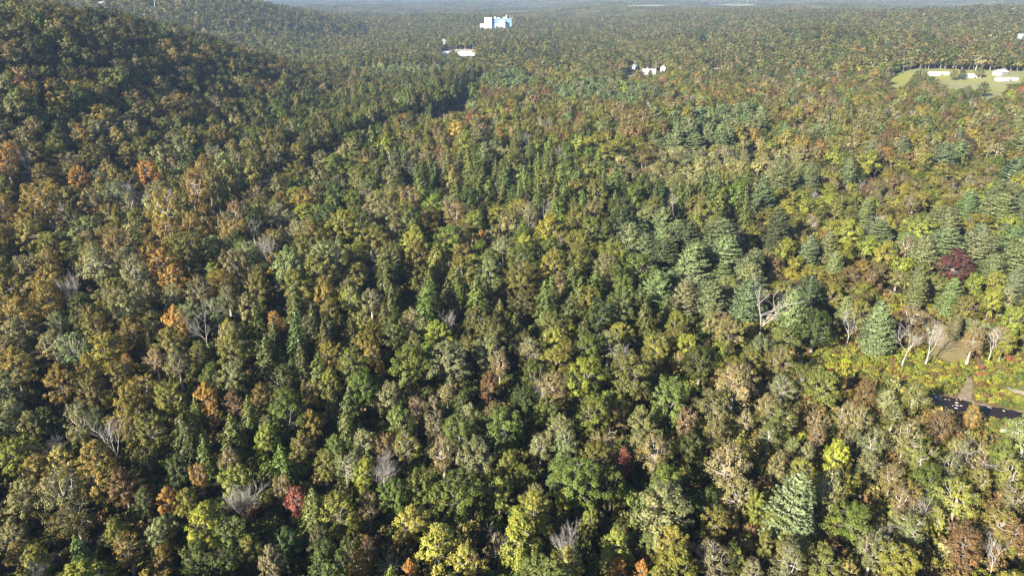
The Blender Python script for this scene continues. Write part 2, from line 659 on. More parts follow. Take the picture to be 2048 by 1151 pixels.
# kinds: B broadleaf, A autumn-coloured broadleaf, S thinning crown, P pine, H hemlock, D dead, U shrub
HGT = {'B': 15.5, 'A': 15.5, 'S': 15.5, 'P': 20.0, 'H': 16.5, 'D': 14.0, 'U': 2.6}
DIA = {'B': 10.2, 'A': 10.2, 'S': 9.6, 'P': 11.8, 'H': 9.2, 'D': 7.6, 'U': 4.0}
MIDF = {'B': .66, 'A': .66, 'S': .66, 'P': .55, 'H': .55, 'D': .62, 'U': .5}
PROFS = [prof_round, prof_round, prof_tall, prof_flat, prof_round, prof_tall, prof_flat, prof_round]


def hi_protos():
    P = {k: [] for k in 'BASPHDU'}

    def put(kind, seed, pair, wood, fol):
        tr, cr = pair
        P[kind].append((tr.mesh('trunk', [wood]), cr.mesh('crown', [fol])))

    for i in range(8):
        put('B', i, make_broad(100 + i, 16.5, 5.1, 4.2, PROFS[i], 96, 72, .42, spread=.135, fork=.5), M['bark'], M['leaf'])
    put('B', 8, make_broad(140, 19., 5.0, 2.6, prof_cone, 110, 66, .42, spread=.135, fork=.75), M['bark'], M['leaf'])
    put('B', 9, make_broad(141, 15., 5.2, 2.4, prof_round, 100, 74, .42, spread=.135, fork=.5), M['bark'], M['leaf'])
    for i in range(6):
        put('A', i, make_broad(200 + i, 16.5, 5.1, 3.8, PROFS[i], 88, 56, .41, spread=.135, fork=.5, twigs=1, au_p=.55), M['bark_pale'] if i % 3 == 0 else M['bark'], M['leaf'])
    for i in range(8):
        put('S', i, make_broad(300 + i, 16.0, 4.8, 5.2, PROFS[i], 66, 50, .38, spread=.155, fork=.42, twigs=2, woodscale=1.2, au_p=.4), M['bark_pale'], M['leaf'])
    for i in range(5):
        put('P', i, make_pine(400 + i, 20., 5.7 + .2 * (i % 3), 2.2 if i != 3 else 5.0, dz=.85, power=(2.2, 2.6, 1.9, 2.3, 3.0)[i]), M['bark'], M['needle'])
    put('P', 5, make_pine(411, 20., 6.0, 1.2, dz=.8, nb=7, power=1.9, dens=1.15, csize=.8), M['bark'], M['needle'])
    for i in range(5):
        put('H', i, make_hemlock(500 + i, 16.5, 4.4 + .3 * (i % 2), 1.5 + .6 * (i % 3)), M['bark'], M['needle'])
    for i in range(5):
        put('D', i, make_dead(600 + i, 15., zfork=(.34, .45, .28, .5, .38)[i]), M['bark_dead'], M['bark_dead'])
    for i in range(3):
        put('D', 5 + i, make_dead(620 + i, 12.5, broom=True, zfork=.3), M['bark_dead'], M['bark_dead'])
    for i in range(4):
        put('U', i, make_shrub(700 + i, 2.6, 2.0), M['bark'], M['leaf'])
    return P


def joined(pair, name, mats):
    tr, cr = pair
    mb = MB()
    for src, mi in ((tr, 0), (cr, 1)):
        if not src.v:
            continue
        off = 0
        for v, q, lv, au in zip(src.v, src.q, src.lv, src.au):
            mb.add(v, q - off, mi, lv, au)
            off += len(v)
    return mb.mesh(name, mats)


def lod_protos():
    """mid (300-1000 m) and far versions, leaf sprays sized to what one can still tell apart"""
    mid, far = {}, {}
    mid['B'] = [joined(make_broad(800 + i, 16.5, 5.1, 4.2, PROFS[i], 46, 44, .74, 'lite', spread=.2, coh=.85), 'tree', [M['bark'], M['leaf_i']]) for i in range(6)]
    mid['A'] = [joined(make_broad(820 + i, 16.5, 5.1, 4.6, PROFS[i], 44, 38, .72, 'lite', spread=.2, au_p=.5, coh=.85), 'tree', [M['bark'], M['leaf_i']]) for i in range(4)]
    mid['S'] = [joined(make_broad(840 + i, 16., 4.8, 5.2, PROFS[i], 36, 17, .72, 'lite', spread=.19, twigs=2, woodscale=1.1), 'tree', [M['bark_pale'], M['leaf_i']]) for i in range(4)]
    mid['P'] = [joined(make_pine(860 + i, 20., 5.8, 2.4, dz=1.2, nb=6, dens=.62, csize=1.55, wood=False, power=2.0 + .35 * i), 'pine', [M['bark'], M['needle_i']]) for i in range(4)]
    mid['H'] = [joined(make_hemlock(880 + i, 16.5, 4.5, 1.5, dz=1.05, nb=7, dens=.62, csize=1.1), 'hemlock', [M['bark'], M['needle_i']]) for i in range(4)]
    mid['D'] = [joined(make_dead(900 + i, 15., zfork=.35, lod=True), 'dead', [M['bark_dead'], M['bark_dead']]) for i in range(3)]
    mid['U'] = [joined(make_shrub(920 + i, 2.6, 2.0, 8, 30, .55), 'shrub', [M['bark'], M['leaf_i']]) for i in range(4)]
    far['B'] = [joined(make_broad(930 + i, 16.5, 5.1, 4., PROFS[i], 20, 11, 1.75, 'none', spread=.27, coh=.95), 'tree', [M['bark'], M['leaf_i']]) for i in range(6)]
    far['S'] = [joined(make_broad(940 + i, 16., 4.8, 5., PROFS[i], 16, 8, 1.5, 'lite', spread=.22, woodscale=1.3), 'tree', [M['bark_pale'], M['leaf_i']]) for i in range(3)]
    far['P'] = [joined(make_pine(950 + i, 20., 5.9, 3.2, dz=1.9, nb=5, dens=.4, csize=2.6, wood=False), 'pine', [M['bark'], M['needle_i']]) for i in range(3)]
    far['H'] = [joined(make_hemlock(960 + i, 16.5, 4.7, 1.5, dz=1.9, nb=5, dens=.4, csize=2.1), 'hemlock', [M['bark'], M['needle_i']]) for i in range(3)]
    # patches of wood for beyond 3 km
    pt = []
    for i in range(4):
        g = np.random.default_rng(970 + i)
        mb = MB()
        for a in range(9):
            for b in range(9):
                x = (a - 4 + g.uniform(-.45, .45)) * 9.0
                y = (b - 4 + g.uniform(-.45, .45)) * 9.0
                hh = g.uniform(.8, 1.2)
                k = 34
                con = g.random() < .22
                d = sph(g, k)
                d[:, 2] = np.abs(d[:, 2]) * 1.1 - .25
                if con:
                    t = g.random(k)
                    p = np.stack([np.cos(t * 40) * 3.6 * (1 - t), np.sin(t * 40) * 3.6 * (1 - t), 5 + 16 * hh * t], 1)
                else:
                    p = d * np.array([5.2, 5.2, 4.6]) * g.uniform(.7, 1, (k, 1)) * hh + np.array([0, 0, 11 * hh])
                p = p + np.array([x, y, 0])
                base = g.uniform(.05, .95) * (.5 if con else 1)
                lv = np.clip(base + g.normal(0, .1, k), 0, 1)
                au = np.full(k, g.random() * .8 if (g.random() < .4 and not con) else 0.)
                cards(mb, p, d * .8 + np.array([0, 0, .4]) + g.normal(0, .4, (k, 3)), 2.9 * g.uniform(.8, 1.2, k), .8, g, 0, lv, au)
        pt.append(mb.mesh('wood_patch', [M['leaf_i']]))
    return mid, far, pt


# ------------------------------------------------------------------ object helpers
def link(o, parent=None):
    COL.objects.link(o)
    if parent is not None:
        o.parent = parent
    return o


def obj(name, me, parent=None, loc=None):
    o = bpy.data.objects.new(name, me)
    if loc is not None:
        o.location = loc
    return link(o, parent)


def empty(name, loc, rz=0.0):
    o = bpy.data.objects.new(name, None)
    o.empty_display_size = 1.0
    o.location = loc
    o.rotation_euler = (0, 0, rz)
    return link(o)


def tag(o, label, cat, group=None):
    o['label'] = label
    o['category'] = cat
    if group:
        o['group'] = group
    return o


def simple_mesh(name, verts, faces, m):
    me = bpy.data.meshes.new(name)
    me.from_pydata([tuple(map(float, v)) for v in verts], [], faces)
    me.materials.append(m)
    me.update()
    return me


# ------------------------------------------------------------------ the ground
def build_ground():
    front = np.arange(-50, 50.01, .5)
    rest = np.arange(54, 306.01, 4.0)
    az = np.radians(np.concatenate([front, rest]))
    rad = np.concatenate([[3, 12, 25, 40, 55, 70, 85, 100], np.exp(np.linspace(math.log(112), math.log(13000), 190))])
    A, Q = np.meshgrid(az, rad)
    X, Y = Q * np.sin(A), Q * np.cos(A)
    Z = height(X, Y)
    na, nr = len(az), len(rad)
    v = np.stack([X, Y, Z], -1).reshape(-1, 3)
    i = np.arange(nr - 1)[:, None]
    j = np.arange(na)[None, :]
    q = np.stack([i * na + j, i * na + (j + 1) % na, (i + 1) * na + (j + 1) % na, (i + 1) * na + j], -1).reshape(-1, 4)
    q = q[:, ::-1]
    mb = MB()
    mb.add(v, q)
    me = mb.mesh('ground', [M['floor']])
    me.polygons.foreach_set('use_smooth', np.ones(len(q), bool))
    # close the small disc under the camera
    o = obj('ground', me)
    o['kind'] = 'structure'
    return o


build_ground()


def sheet(name, pix, m, lift, step, jag=0.0, seed=1):
    """a sheet draped on the terrain inside a pixel outline, cut on a fine grid"""
    P = np.array([hit(a, b) for a, b in pix])
    g = np.random.default_rng(seed)
    # refine and roughen the outline
    Q = []
    for k in range(len(P)):
        a, b = P[k], P[(k + 1) % len(P)]
        n = max(1, int(np.hypot(*(b - a)) / (step * 1.5)))
        for t in range(n):
            Q.append(a + (b - a) * t / n + g.normal(0, jag, 2))
    Q = np.array(Q)
    x0, y0 = Q.min(0) - step
    x1, y1 = Q.max(0) + step
    xs = np.arange(x0, x1, step)
    ys = np.arange(y0, y1, step)
    X, Y = np.meshgrid(xs, ys)
    C = inpoly(X + step / 2, Y + step / 2, [tuple(p) for p in Q])
    Z = height(X, Y) + lift
    nx = len(xs)
    idx = {}
    vs, fs = [], []

    def vid(r, c):
        k = r * nx + c
        if k not in idx:
            idx[k] = len(vs)
            vs.append((X[r, c], Y[r, c], Z[r, c]))
        return idx[k]
    for r in range(len(ys) - 1):
        for c in range(nx - 1):
            if C[r, c]:
                fs.append((vid(r, c), vid(r, c + 1), vid(r + 1, c + 1), vid(r + 1, c)))
    o = obj(name, simple_mesh(name, vs, fs, m))
    o['kind'] = 'structure'
    return [tuple(p) for p in Q]


def ribbon(name, pix, widths, m, lift, wob=.35, seed=3, crown=0.0):
    """strip along a pixel polyline; widths in metres"""
    P = np.array([hit(a, b) for a, b in pix])
    g = np.random.default_rng(seed)
    s = np.concatenate([[0], np.cumsum(np.hypot(*np.diff(P, axis=0).T))])
    n = max(8, int(s[-1] / 1.2))
    t = np.linspace(0, s[-1], n)
    X = np.interp(t, s, P[:, 0])
    Y = np.interp(t, s, P[:, 1])
    for _ in range(6):
        X[1:-1] = (X[:-2] + 2 * X[1:-1] + X[2:]) / 4
        Y[1:-1] = (Y[:-2] + 2 * Y[1:-1] + Y[2:]) / 4
    W = np.interp(t, s, widths)
    D = unit(np.stack([np.gradient(X), np.gradient(Y)], 1))
    Nn = np.stack([-D[:, 1], D[:, 0]], 1)
    k = 5
    vs, fs = [], []
    e1 = g.normal(0, wob, n)
    e2 = g.normal(0, wob, n)
    for i in range(n):
        for j in range(k):
            f = j / (k - 1) * 2 - 1
            w = W[i] / 2 + (e1[i] if f > 0 else e2[i])
            x = X[i] + Nn[i, 0] * w * f
            y = Y[i] + Nn[i, 1] * w * f
            vs.append((x, y, float(height(x, y)) + lift + crown * (1 - f * f)))
    for i in range(n - 1):
        for j in range(k - 1):
            a = i * k + j
            fs.append((a, a + k, a + k + 1, a + 1))
    o = obj(name, simple_mesh(name, vs, fs, m))
    o['kind'] = 'structure'
    return np.stack([X, Y], 1), W


MEADOW_PX = [(1560, 640), (1640, 660), (1720, 690), (1800, 700), (1860, 690), (1930, 690), (1990, 700), (2090, 690), (2090, 905),
             (2000, 895), (1960, 850), (1880, 830), (1820, 790), (1740, 770), (1650, 740), (1590, 710)]
meadow_g = sheet('wet_meadow', MEADOW_PX, M['wet_meadow'], .06, 1.6, .8)
small_clear_g = sheet('grass_clearing', [(1482, 628), (1510, 615), (1548, 622), (1562, 640), (1530, 655), (1490, 648)], M['track'], .08, .9, .5)
TRACK = [(1712, 532), (1728, 552), (1748, 572), (1790, 592), (1826, 612), (1850, 634), (1874, 655), (1902, 678), (1905, 705), (1880, 716)]
track_xy, track_w = ribbon('grass_track', TRACK, [3.0, 3.5, 5.0, 6.5, 4.5, 5.5, 10, 12, 12, 6], M['track'], .11)
path_xy, path_w = ribbon('foot_path', [(1936, 752), (1941, 768), (1932, 785), (1926, 800), (1935, 803)], [1.2, 2.2, 3.0, 4.5, 5.0], M['sand'], .12, .2)
gravel_xy, gravel_w = ribbon('gravel_drive', [(2012, 778), (2030, 785), (2075, 793)], [3.5, 4.5, 5], M['gravel'], .12, .2)
STREAM = [(1858, 796), (1885, 806), (1920, 811), (1960, 821), (2000, 828), (2040, 834), (2110, 848)]
bank_xy, bank_w = ribbon('stream_bank', STREAM, [9, 10.5, 11.0, 9.5, 9, 9, 9], M['sand'], .15, .5, 5)
stream_xy, stream_w = ribbon('stream', STREAM, [6.5, 8.2, 8.6, 7.0, 6.8, 7.0, 7.0], M['water'], .22, .35, 6)
lawn2_g = sheet('mown_grass', [(2004, 866), (2060, 866), (2100, 880), (2100, 905), (2050, 900), (2012, 885)], M['track'], .13, .9, .3)

PASTURE_PX = [(1770, 162), (1795, 147), (1828, 138), (1915, 139), (1990, 142), (2090, 145), (2090, 166), (2022, 168), (2012, 192),
              (1965, 203), (1868, 196), (1850, 178), (1800, 180), (1772, 175)]
pasture_g = sheet('pasture', PASTURE_PX, M['pasture'], .5, 6.0, 2.0)
lawn_g = sheet('lawn', [(1246, 150), (1275, 140), (1300, 143), (1345, 146), (1340, 153), (1270, 158)], M['lawn'], .5, 5.0, 1.5)
yard_g = sheet('yard', [(870, 108), (905, 99), (960, 100), (962, 111), (900, 115)], M['gravel'], .6, 6.0, 1.0)
field_a = sheet('far_field', [(1230, 13), (1262, 9), (1312, 8.5), (1360, 10), (1300, 14)], M['pasture'], 1.0, 25.0, 6)
field_b = sheet('hill_field', [(1400, 9), (1460, 7), (1515, 7.5), (1512, 11), (1440, 12)], M['pasture'], 1.0, 25.0, 6)
field_c = sheet('ridge_field', [(958, 4.6), (985, 3.6), (1030, 3.8), (1010, 5.6)], M['pasture'], 1.0, 30.0, 6)

# ------------------------------------------------------------------ colours of the leaves
TINT = {
    'G': (.108, .136, .028), 'DG': (.062, .080, .021), 'O': (.150, .146, .036), 'YG': (.215, .222, .040), 'LG': (.145, .185, .042),
    'BY': (.310, .325, .038), 'Y': (.300, .280, .064), 'PG': (.178, .184, .076), 'R': (.165, .118, .050), 'OR': (.360, .208, .055),
    'RD': (.235, .088, .062), 'BG': (.085, .028, .034), 'T': (.218, .188, .078), 'PY': (.310, .285, .115), 'GO': (.222, .176, .040), 'DO': (.096, .090, .028),
    'PB': (.152, .182, .076), 'PD': (.074, .100, .044), 'HG': (.090, .106, .028), 'HY': (.118, .145, .034), 'W': (.4, .4, .4),
}
WORD = {
    'PY': 'straw-coloured',
    'G': 'mid-green', 'DG': 'dark green', 'O': 'olive-green', 'YG': 'yellow-green', 'LG': 'fresh green', 'BY': 'bright lime-yellow',
    'Y': 'yellow', 'PG': 'pale grey-green', 'R': 'rust-brown', 'OR': 'bright orange', 'RD': 'red', 'BG': 'burgundy', 'T': 'tan-brown',
    'GO': 'golden-olive', 'DO': 'dark olive', 'PB': 'blue-green', 'PD': 'dark blue-green', 'HG': 'deep green', 'HY': 'light green', 'W': 'grey-white',
}
AUT = {'R', 'OR', 'RD', 'BG', 'T', 'GO', 'Y'}

# named trees read off the photograph: crown centre (pixel), crown width (pixel), kind, colour
FEAT = """
30 905 70 B YG|75 930 62 A GO|110 900 42 D W|45 990 72 A T|122 975 88 S T|126 922 62 A Y|195 905 78 A GO|203 950 82 A GO|246 962 64 A R
285 920 52 B DO|150 1032 74 S DO|28 1062 62 A T|40 1112 58 A GO|70 1125 72 B YG|160 1112 66 H HY|236 1062 52 B YG|256 1102 56 S GO
310 1070 62 B PG|322 1122 56 A GO|376 1000 44 B YG|400 952 38 A OR|332 990 42 A OR|291 1000 44 B DO|411 908 62 H HY|456 915 46 S T
350 930 52 B DG|472 955 62 B YG|487 1002 56 D W|402 1045 88 B YG|458 1078 72 B LG|392 1122 72 B G|452 1132 62 B DG|502 1100 60 B O
530 872 62 B YG|602 882 52 B O|673 890 46 B LG|732 885 52 B PG|772 892 42 A R|816 890 62 S O|886 905 62 S T|951 905 78 B PG|1016 925 52 B YG
650 930 52 B O|692 935 52 S PG|726 940 54 B YG|766 942 58 D W|566 975 42 A T|592 1000 46 A RD|676 1030 80 B YG|736 1010 50 S T|792 990 62 B G
846 970 64 B G|912 985 98 B G|1000 985 52 A Y|820 1032 76 A Y|872 1088 94 A Y|932 1115 70 A Y|738 1100 40 S R|716 1132 42 A OR|786 1120 36 D W
990 1085 36 D W|572 1080 52 B DG|542 1122 58 B PG|632 1082 52 B DO|702 1092 42 B DO|822 1138 36 A OR|946 1128 40 S R|1045 1062 108 B YG
1081 890 52 S PG|1131 885 58 S PG|1211 885 62 S T|1242 922 46 A RD|1160 958 98 B G|1221 970 54 B G|1271 890 46 B PG|1311 900 82 S T|1381 890 52 B DG
1456 930 98 S T|1331 958 82 B G|1326 1014 124 B PG|1412 1000 60 B DG|1050 950 42 B G|1071 985 46 B PG|1131 1000 38 B BY|1176 1035 38 B YG
1230 1080 68 B YG|1131 1088 44 D W|1345 1092 78 B YG|1298 1078 50 B LG|1431 1045 62 B O|1421 1120 78 S PG|1471 1112 48 B G|1141 1132 62 A Y
1211 1120 38 A Y|1241 1132 40 A OR|1282 1136 32 A OR|1476 990 72 A T|1511 1010 52 B YG|1532 1090 42 B O|1502 1140 52 S PG
1585 1012 124 P PB|1672 905 62 B BY|1602 935 50 B YG|1680 962 62 B YG|1551 930 52 A T|1586 890 32 B PG|1616 900 36 B PG|1637 872 42 S R
1701 875 42 B PG|1746 885 62 S PG|1811 880 72 S PG|1836 915 68 S O|1731 940 52 S T|1716 958 42 B DO|1786 955 52 S T|1856 955 74 B G|1916 905 42 S PG
1901 935 46 S PG|1956 910 56 D W|2006 905 56 B LG|1961 960 52 S O|2021 945 62 S YG|1701 1040 84 B G|1801 1000 44 S T|1826 990 46 S GO|1861 1005 48 D W
1916 990 78 S YG|2031 1000 52 S T|1881 1035 36 A Y|1821 1055 62 S PG|1786 1060 36 D W|1936 1085 78 A R|2001 1045 64 S YG|1746 1100 72 S PG
1801 1115 78 B YG|2031 1060 44 A R|1996 1105 40 D W|1581 1100 62 B O|1641 1120 72 B O|1692 1142 36 A Y|1560 1040 60 B YG
35 660 76 A T|30 730 72 A GO|94 600 66 A GO|160 605 34 A Y|231 602 58 S T|116 640 42 S PG|150 690 74 S PG|206 690 74 A GO|200 652 32 A OR
266 662 62 B O|312 640 48 B O|346 588 58 S T|300 585 44 A T|431 622 52 S PG|456 590 46 S T|346 685 72 B O|300 690 34 H HG|311 718 44 S T
356 730 52 S PG|121 762 68 A GO|180 740 62 A GO|241 742 46 B O|256 722 28 A OR|291 772 62 A GO|331 792 58 B YG|256 797 62 A GO|262 840 64 A GO
190 837 42 B PG|26 815 48 S PG|20 852 52 B PG|95 840 48 B DG|64 852 52 A T|456 660 34 B BY|466 697 74 B O|400 705 46 B O|421 747 52 B G|466 750 52 B PG
406 790 48 A OR|424 826 36 A OR|466 802 50 A R|391 832 46 H HY|496 822 42 H HY
552 642 34 A OR|548 672 46 H HG|610 655 48 B PG|626 640 36 H HG|701 600 52 S YG|661 620 44 B O|741 600 52 S T|721 640 42 S YG|651 680 58 H HG
606 720 54 H HG|586 748 50 H HY|701 670 44 H HG|746 660 34 A Y|741 702 44 A GO|756 738 28 A OR|771 635 48 H HG|791 660 58 B DO|831 640 62 S PG
851 600 44 B PG|901 602 62 H HG|951 640 62 B DO|821 725 84 B G|831 690 48 S O|881 660 62 B YG|901 720 84 B PG|976 700 74 B PG|1001 728 46 S T
981 770 42 A R|641 742 62 H HG|561 757 56 B DO|531 792 46 B O|661 766 52 B YG|621 782 42 A GO|621 842 54 A GO|571 830 84 B G|540 862 52 B PG
701 822 62 H HG|666 802 50 H HG|691 852 52 H HG|771 800 64 B PG|801 845 58 B LG|821 785 44 B DO|831 822 42 S T|866 812 46 B PG|896 785 38 S T
871 852 52 S PG|921 802 44 B DG|941 832 52 B PG|985 830 42 A R
1046 600 52 B DO|1091 602 64 H HY|1161 592 52 H HG|1186 592 52 B O|1241 612 62 B O|1291 637 64 H HG|1331 622 44 H HG|1111 650 62 B O|1046 682 52 B DO
1131 655 44 B YG|1096 677 62 B YG|1061 702 52 S PG|1181 690 74 B G|1216 690 62 B PG|1131 702 48 B O|1351 645 44 B YG|1351 672 62 B O|1311 695 58 B YG
1371 690 52 B YG|1401 722 74 B DG|1356 722 38 A GO|1421 640 42 A T|1461 660 72 B PG|1471 758 98 S T|1521 690 48 B PG|1266 745 104 B O|1161 747 94 B YG
1111 772 72 S T|1081 800 34 D W|1341 790 88 B LG|1226 802 62 B YG|1431 812 78 A R|1371 842 52 A T|1291 842 62 B PG|1241 832 42 A R|1091 822 52 B G
1051 792 52 B DG|1121 852 58 B PG|1491 842 38 S T|1535 812 48 S T
1612 594 62 P PD|1582 632 72 P PB|1632 652 74 B DG|1597 642 38 D W|1526 630 68 D W|1690 625 42 P PB|1760 652 78 P PB|1701 655 34 D W|1721 620 52 B O
1661 590 50 B O|1821 632 42 S R|1814 690 38 D W|1862 688 48 D W|1946 682 52 S T|1986 690 34 D W|1901 590 52 P PB|1834 582 44 P PB|1981 602 52 B YG
2011 597 36 S T|1911 652 28 P PB|1936 612 52 B O|1645 772 74 B O|1601 752 58 B O|1671 772 52 A GO|1731 777 50 A R|1776 800 44 S PG|1831 792 62 S O
1786 830 42 S O|1886 842 62 A R|1951 832 38 A GO|1691 830 52 S PG|1636 842 42 A T|1721 842 44 S T|2030 640 48 B YG|2010 680 44 B YG
970 320 52 P PB|1551 455 62 P PD|1522 388 62 P PB|1562 358 52 P PB|1490 372 44 P HY|1741 310 48 P PB|1802 298 48 P PB|1888 318 50 P PB|1616 500 42 P PB
1656 492 44 P PB|1671 530 38 P PB|1731 425 38 P PB|1621 352 44 P PB|1700 345 40 P PB|2032 572 54 P PB|1912 522 80 A BG|785 380 54 A T|915 465 54 A R|960 475 32 A OR
984 305 26 A RD|1032 315 34 A RD|720 285 42 A RD|1050 400 28 A T|1190 415 40 A T|1228 505 66 B YG|1272 530 70 B G|1156 490 62 B YG|201 370 38 A OR
276 428 24 A OR|95 560 76 A GO|366 490 48 A GO|452 486 42 A GO|300 500 58 A GO|432 540 46 B O|1456 575 46 S O|1765 222 18 A BG|57 330 28 D W|68 300 44 B O
1094 430 32 D W|1140 425 40 S PG|1350 420 34 D W|1120 560 40 A T|260 395 30 D W|275 405 24 D W|545 500 28 D W|670 520 26 D W|900 650 26 D W
640 425 40 B LG|650 505 44 B YG|830 470 50 B YG|590 390 44 B YG|1000 430 46 B YG|1820 405 40 S O|1780 450 34 B YG|1840 400 34 B YG|1950 400 34 S T
1760 455 30 D W|1830 395 28 S T|1625 445 30 S T|1665 455 44 B YG|1700 460 56 B YG|1770 500 50 B YG|1815 490 48 S T|1835 545 42 B O|1760 540 36 A R|1740 555 30 A R
1990 560 44 B YG|1950 565 44 B YG|1870 560 40 B O|1675 410 34 B O|1300 145 14 B G|1845 148 34 B PG|1868 172 36 B O|1968 173 26 B G|1935 182 30 B PG|1850 176 40 A T
1910 146 16 B PG|1835 152 24 B PG|1850 156 24 B O|1862 162 24 B G|1875 168 24 A T|1886 178 24 B O|1840 168 24 B O|1828 161 22 B G|1857 183 24 A T|1873 186 24 B O|1814 177 22 B O|1905 188 22 B O|1920 187 24 B G|1945 190 24 B DG|1956 187 20 B O|1892 191 22 A R|2035 185 44 A T|1822 170 26 B G|1925 145 16 B DG|1960 140 18 B PG
"""
feats = []
for ln in FEAT.strip().split('\n'):
    for it in ln.split('|'):
        a = it.split()
        if len(a) == 5:
            feats.append((float(a[0]), float(a[1]), float(a[2]), a[3], a[4]))

MIX = {
    'ridge': [(.32, 'B', 'O'), (.15, 'B', 'DO'), (.14, 'B', 'PG'), (.08, 'B', 'G'), (.05, 'B', 'DG'), (.09, 'A', 'T'), (.06, 'A', 'GO'), (.04, 'A', 'R'), (.05, 'S', 'T'), (.012, 'D', 'W')],
    'gold': [(.24, 'A', 'GO'), (.2, 'B', 'O'), (.1, 'B', 'PG'), (.09, 'B', 'YG'), (.12, 'A', 'T'), (.02, 'A', 'OR'), (.05, 'B', 'DO'), (.08, 'S', 'T'), (.04, 'S', 'PG'), (.02, 'D', 'W'), (.03, 'B', 'DG')],
    'hem': [(.48, 'H', 'HG'), (.14, 'H', 'HY'), (.08, 'B', 'DG'), (.12, 'B', 'G'), (.12, 'B', 'O'), (.04, 'B', 'PG'), (.02, 'S', 'PG')],
    'green': [(.2, 'B', 'G'), (.2, 'B', 'YG'), (.18, 'B', 'O'), (.12, 'B', 'PG'), (.07, 'H', 'HG'), (.06, 'H', 'HY'), (.04, 'B', 'DG'), (.05, 'A', 'T'), (.03, 'A', 'GO'), (.05, 'S', 'PG'), (.012, 'D', 'W')],
    'pine': [(.85, 'P', 'PB'), (.08, 'P', 'PD'), (.07, 'B', 'YG')],
    'rust': [(.26, 'B', 'O'), (.15, 'B', 'YG'), (.16, 'A', 'T'), (.11, 'A', 'R'), (.06, 'A', 'GO'), (.012, 'A', 'OR'), (.008, 'A', 'RD'), (.07, 'P', 'PB'), (.06, 'S', 'T'), (.07, 'B', 'G'), (.015, 'D', 'W')],
    'bush': [(.32, 'B', 'YG'), (.28, 'B', 'O'), (.1, 'B', 'G'), (.10, 'A', 'T'), (.06, 'A', 'R'), (.04, 'A', 'GO'), (.05, 'S', 'T'), (.03, 'P', 'PB'), (.015, 'D', 'W')],
    'pale': [(.2, 'B', 'YG'), (.38, 'B', 'PY'), (.2, 'S', 'PY'), (.17, 'B', 'PG'), (.08, 'A', 'T'), (.06, 'S', 'YG'), (.02, 'D', 'W'), (.03, 'A', 'GO')],
    'swamp': [(.2, 'S', 'PG'), (.08, 'S', 'T'), (.2, 'S', 'O'), (.12, 'S', 'YG'), (.17, 'B', 'O'), (.1, 'B', 'PG'), (.05, 'A', 'T'), (.03, 'A', 'R'), (.09, 'B', 'YG'), (.015, 'D', 'W')],
    'farg': [(.42, 'B', 'O'), (.14, 'B', 'DO'), (.15, 'B', 'PG'), (.12, 'B', 'G'), (.05, 'P', 'PD'), (.07, 'A', 'T'), (.03, 'A', 'R'), (.03, 'S', 'T')],
    'farr': [(.34, 'B', 'O'), (.1, 'B', 'DO'), (.15, 'A', 'T'), (.1, 'A', 'R'), (.08, 'B', 'G'), (.06, 'P', 'PD'), (.12, 'B', 'PG'), (.05, 'S', 'T'), (.006, 'A', 'OR')],
}
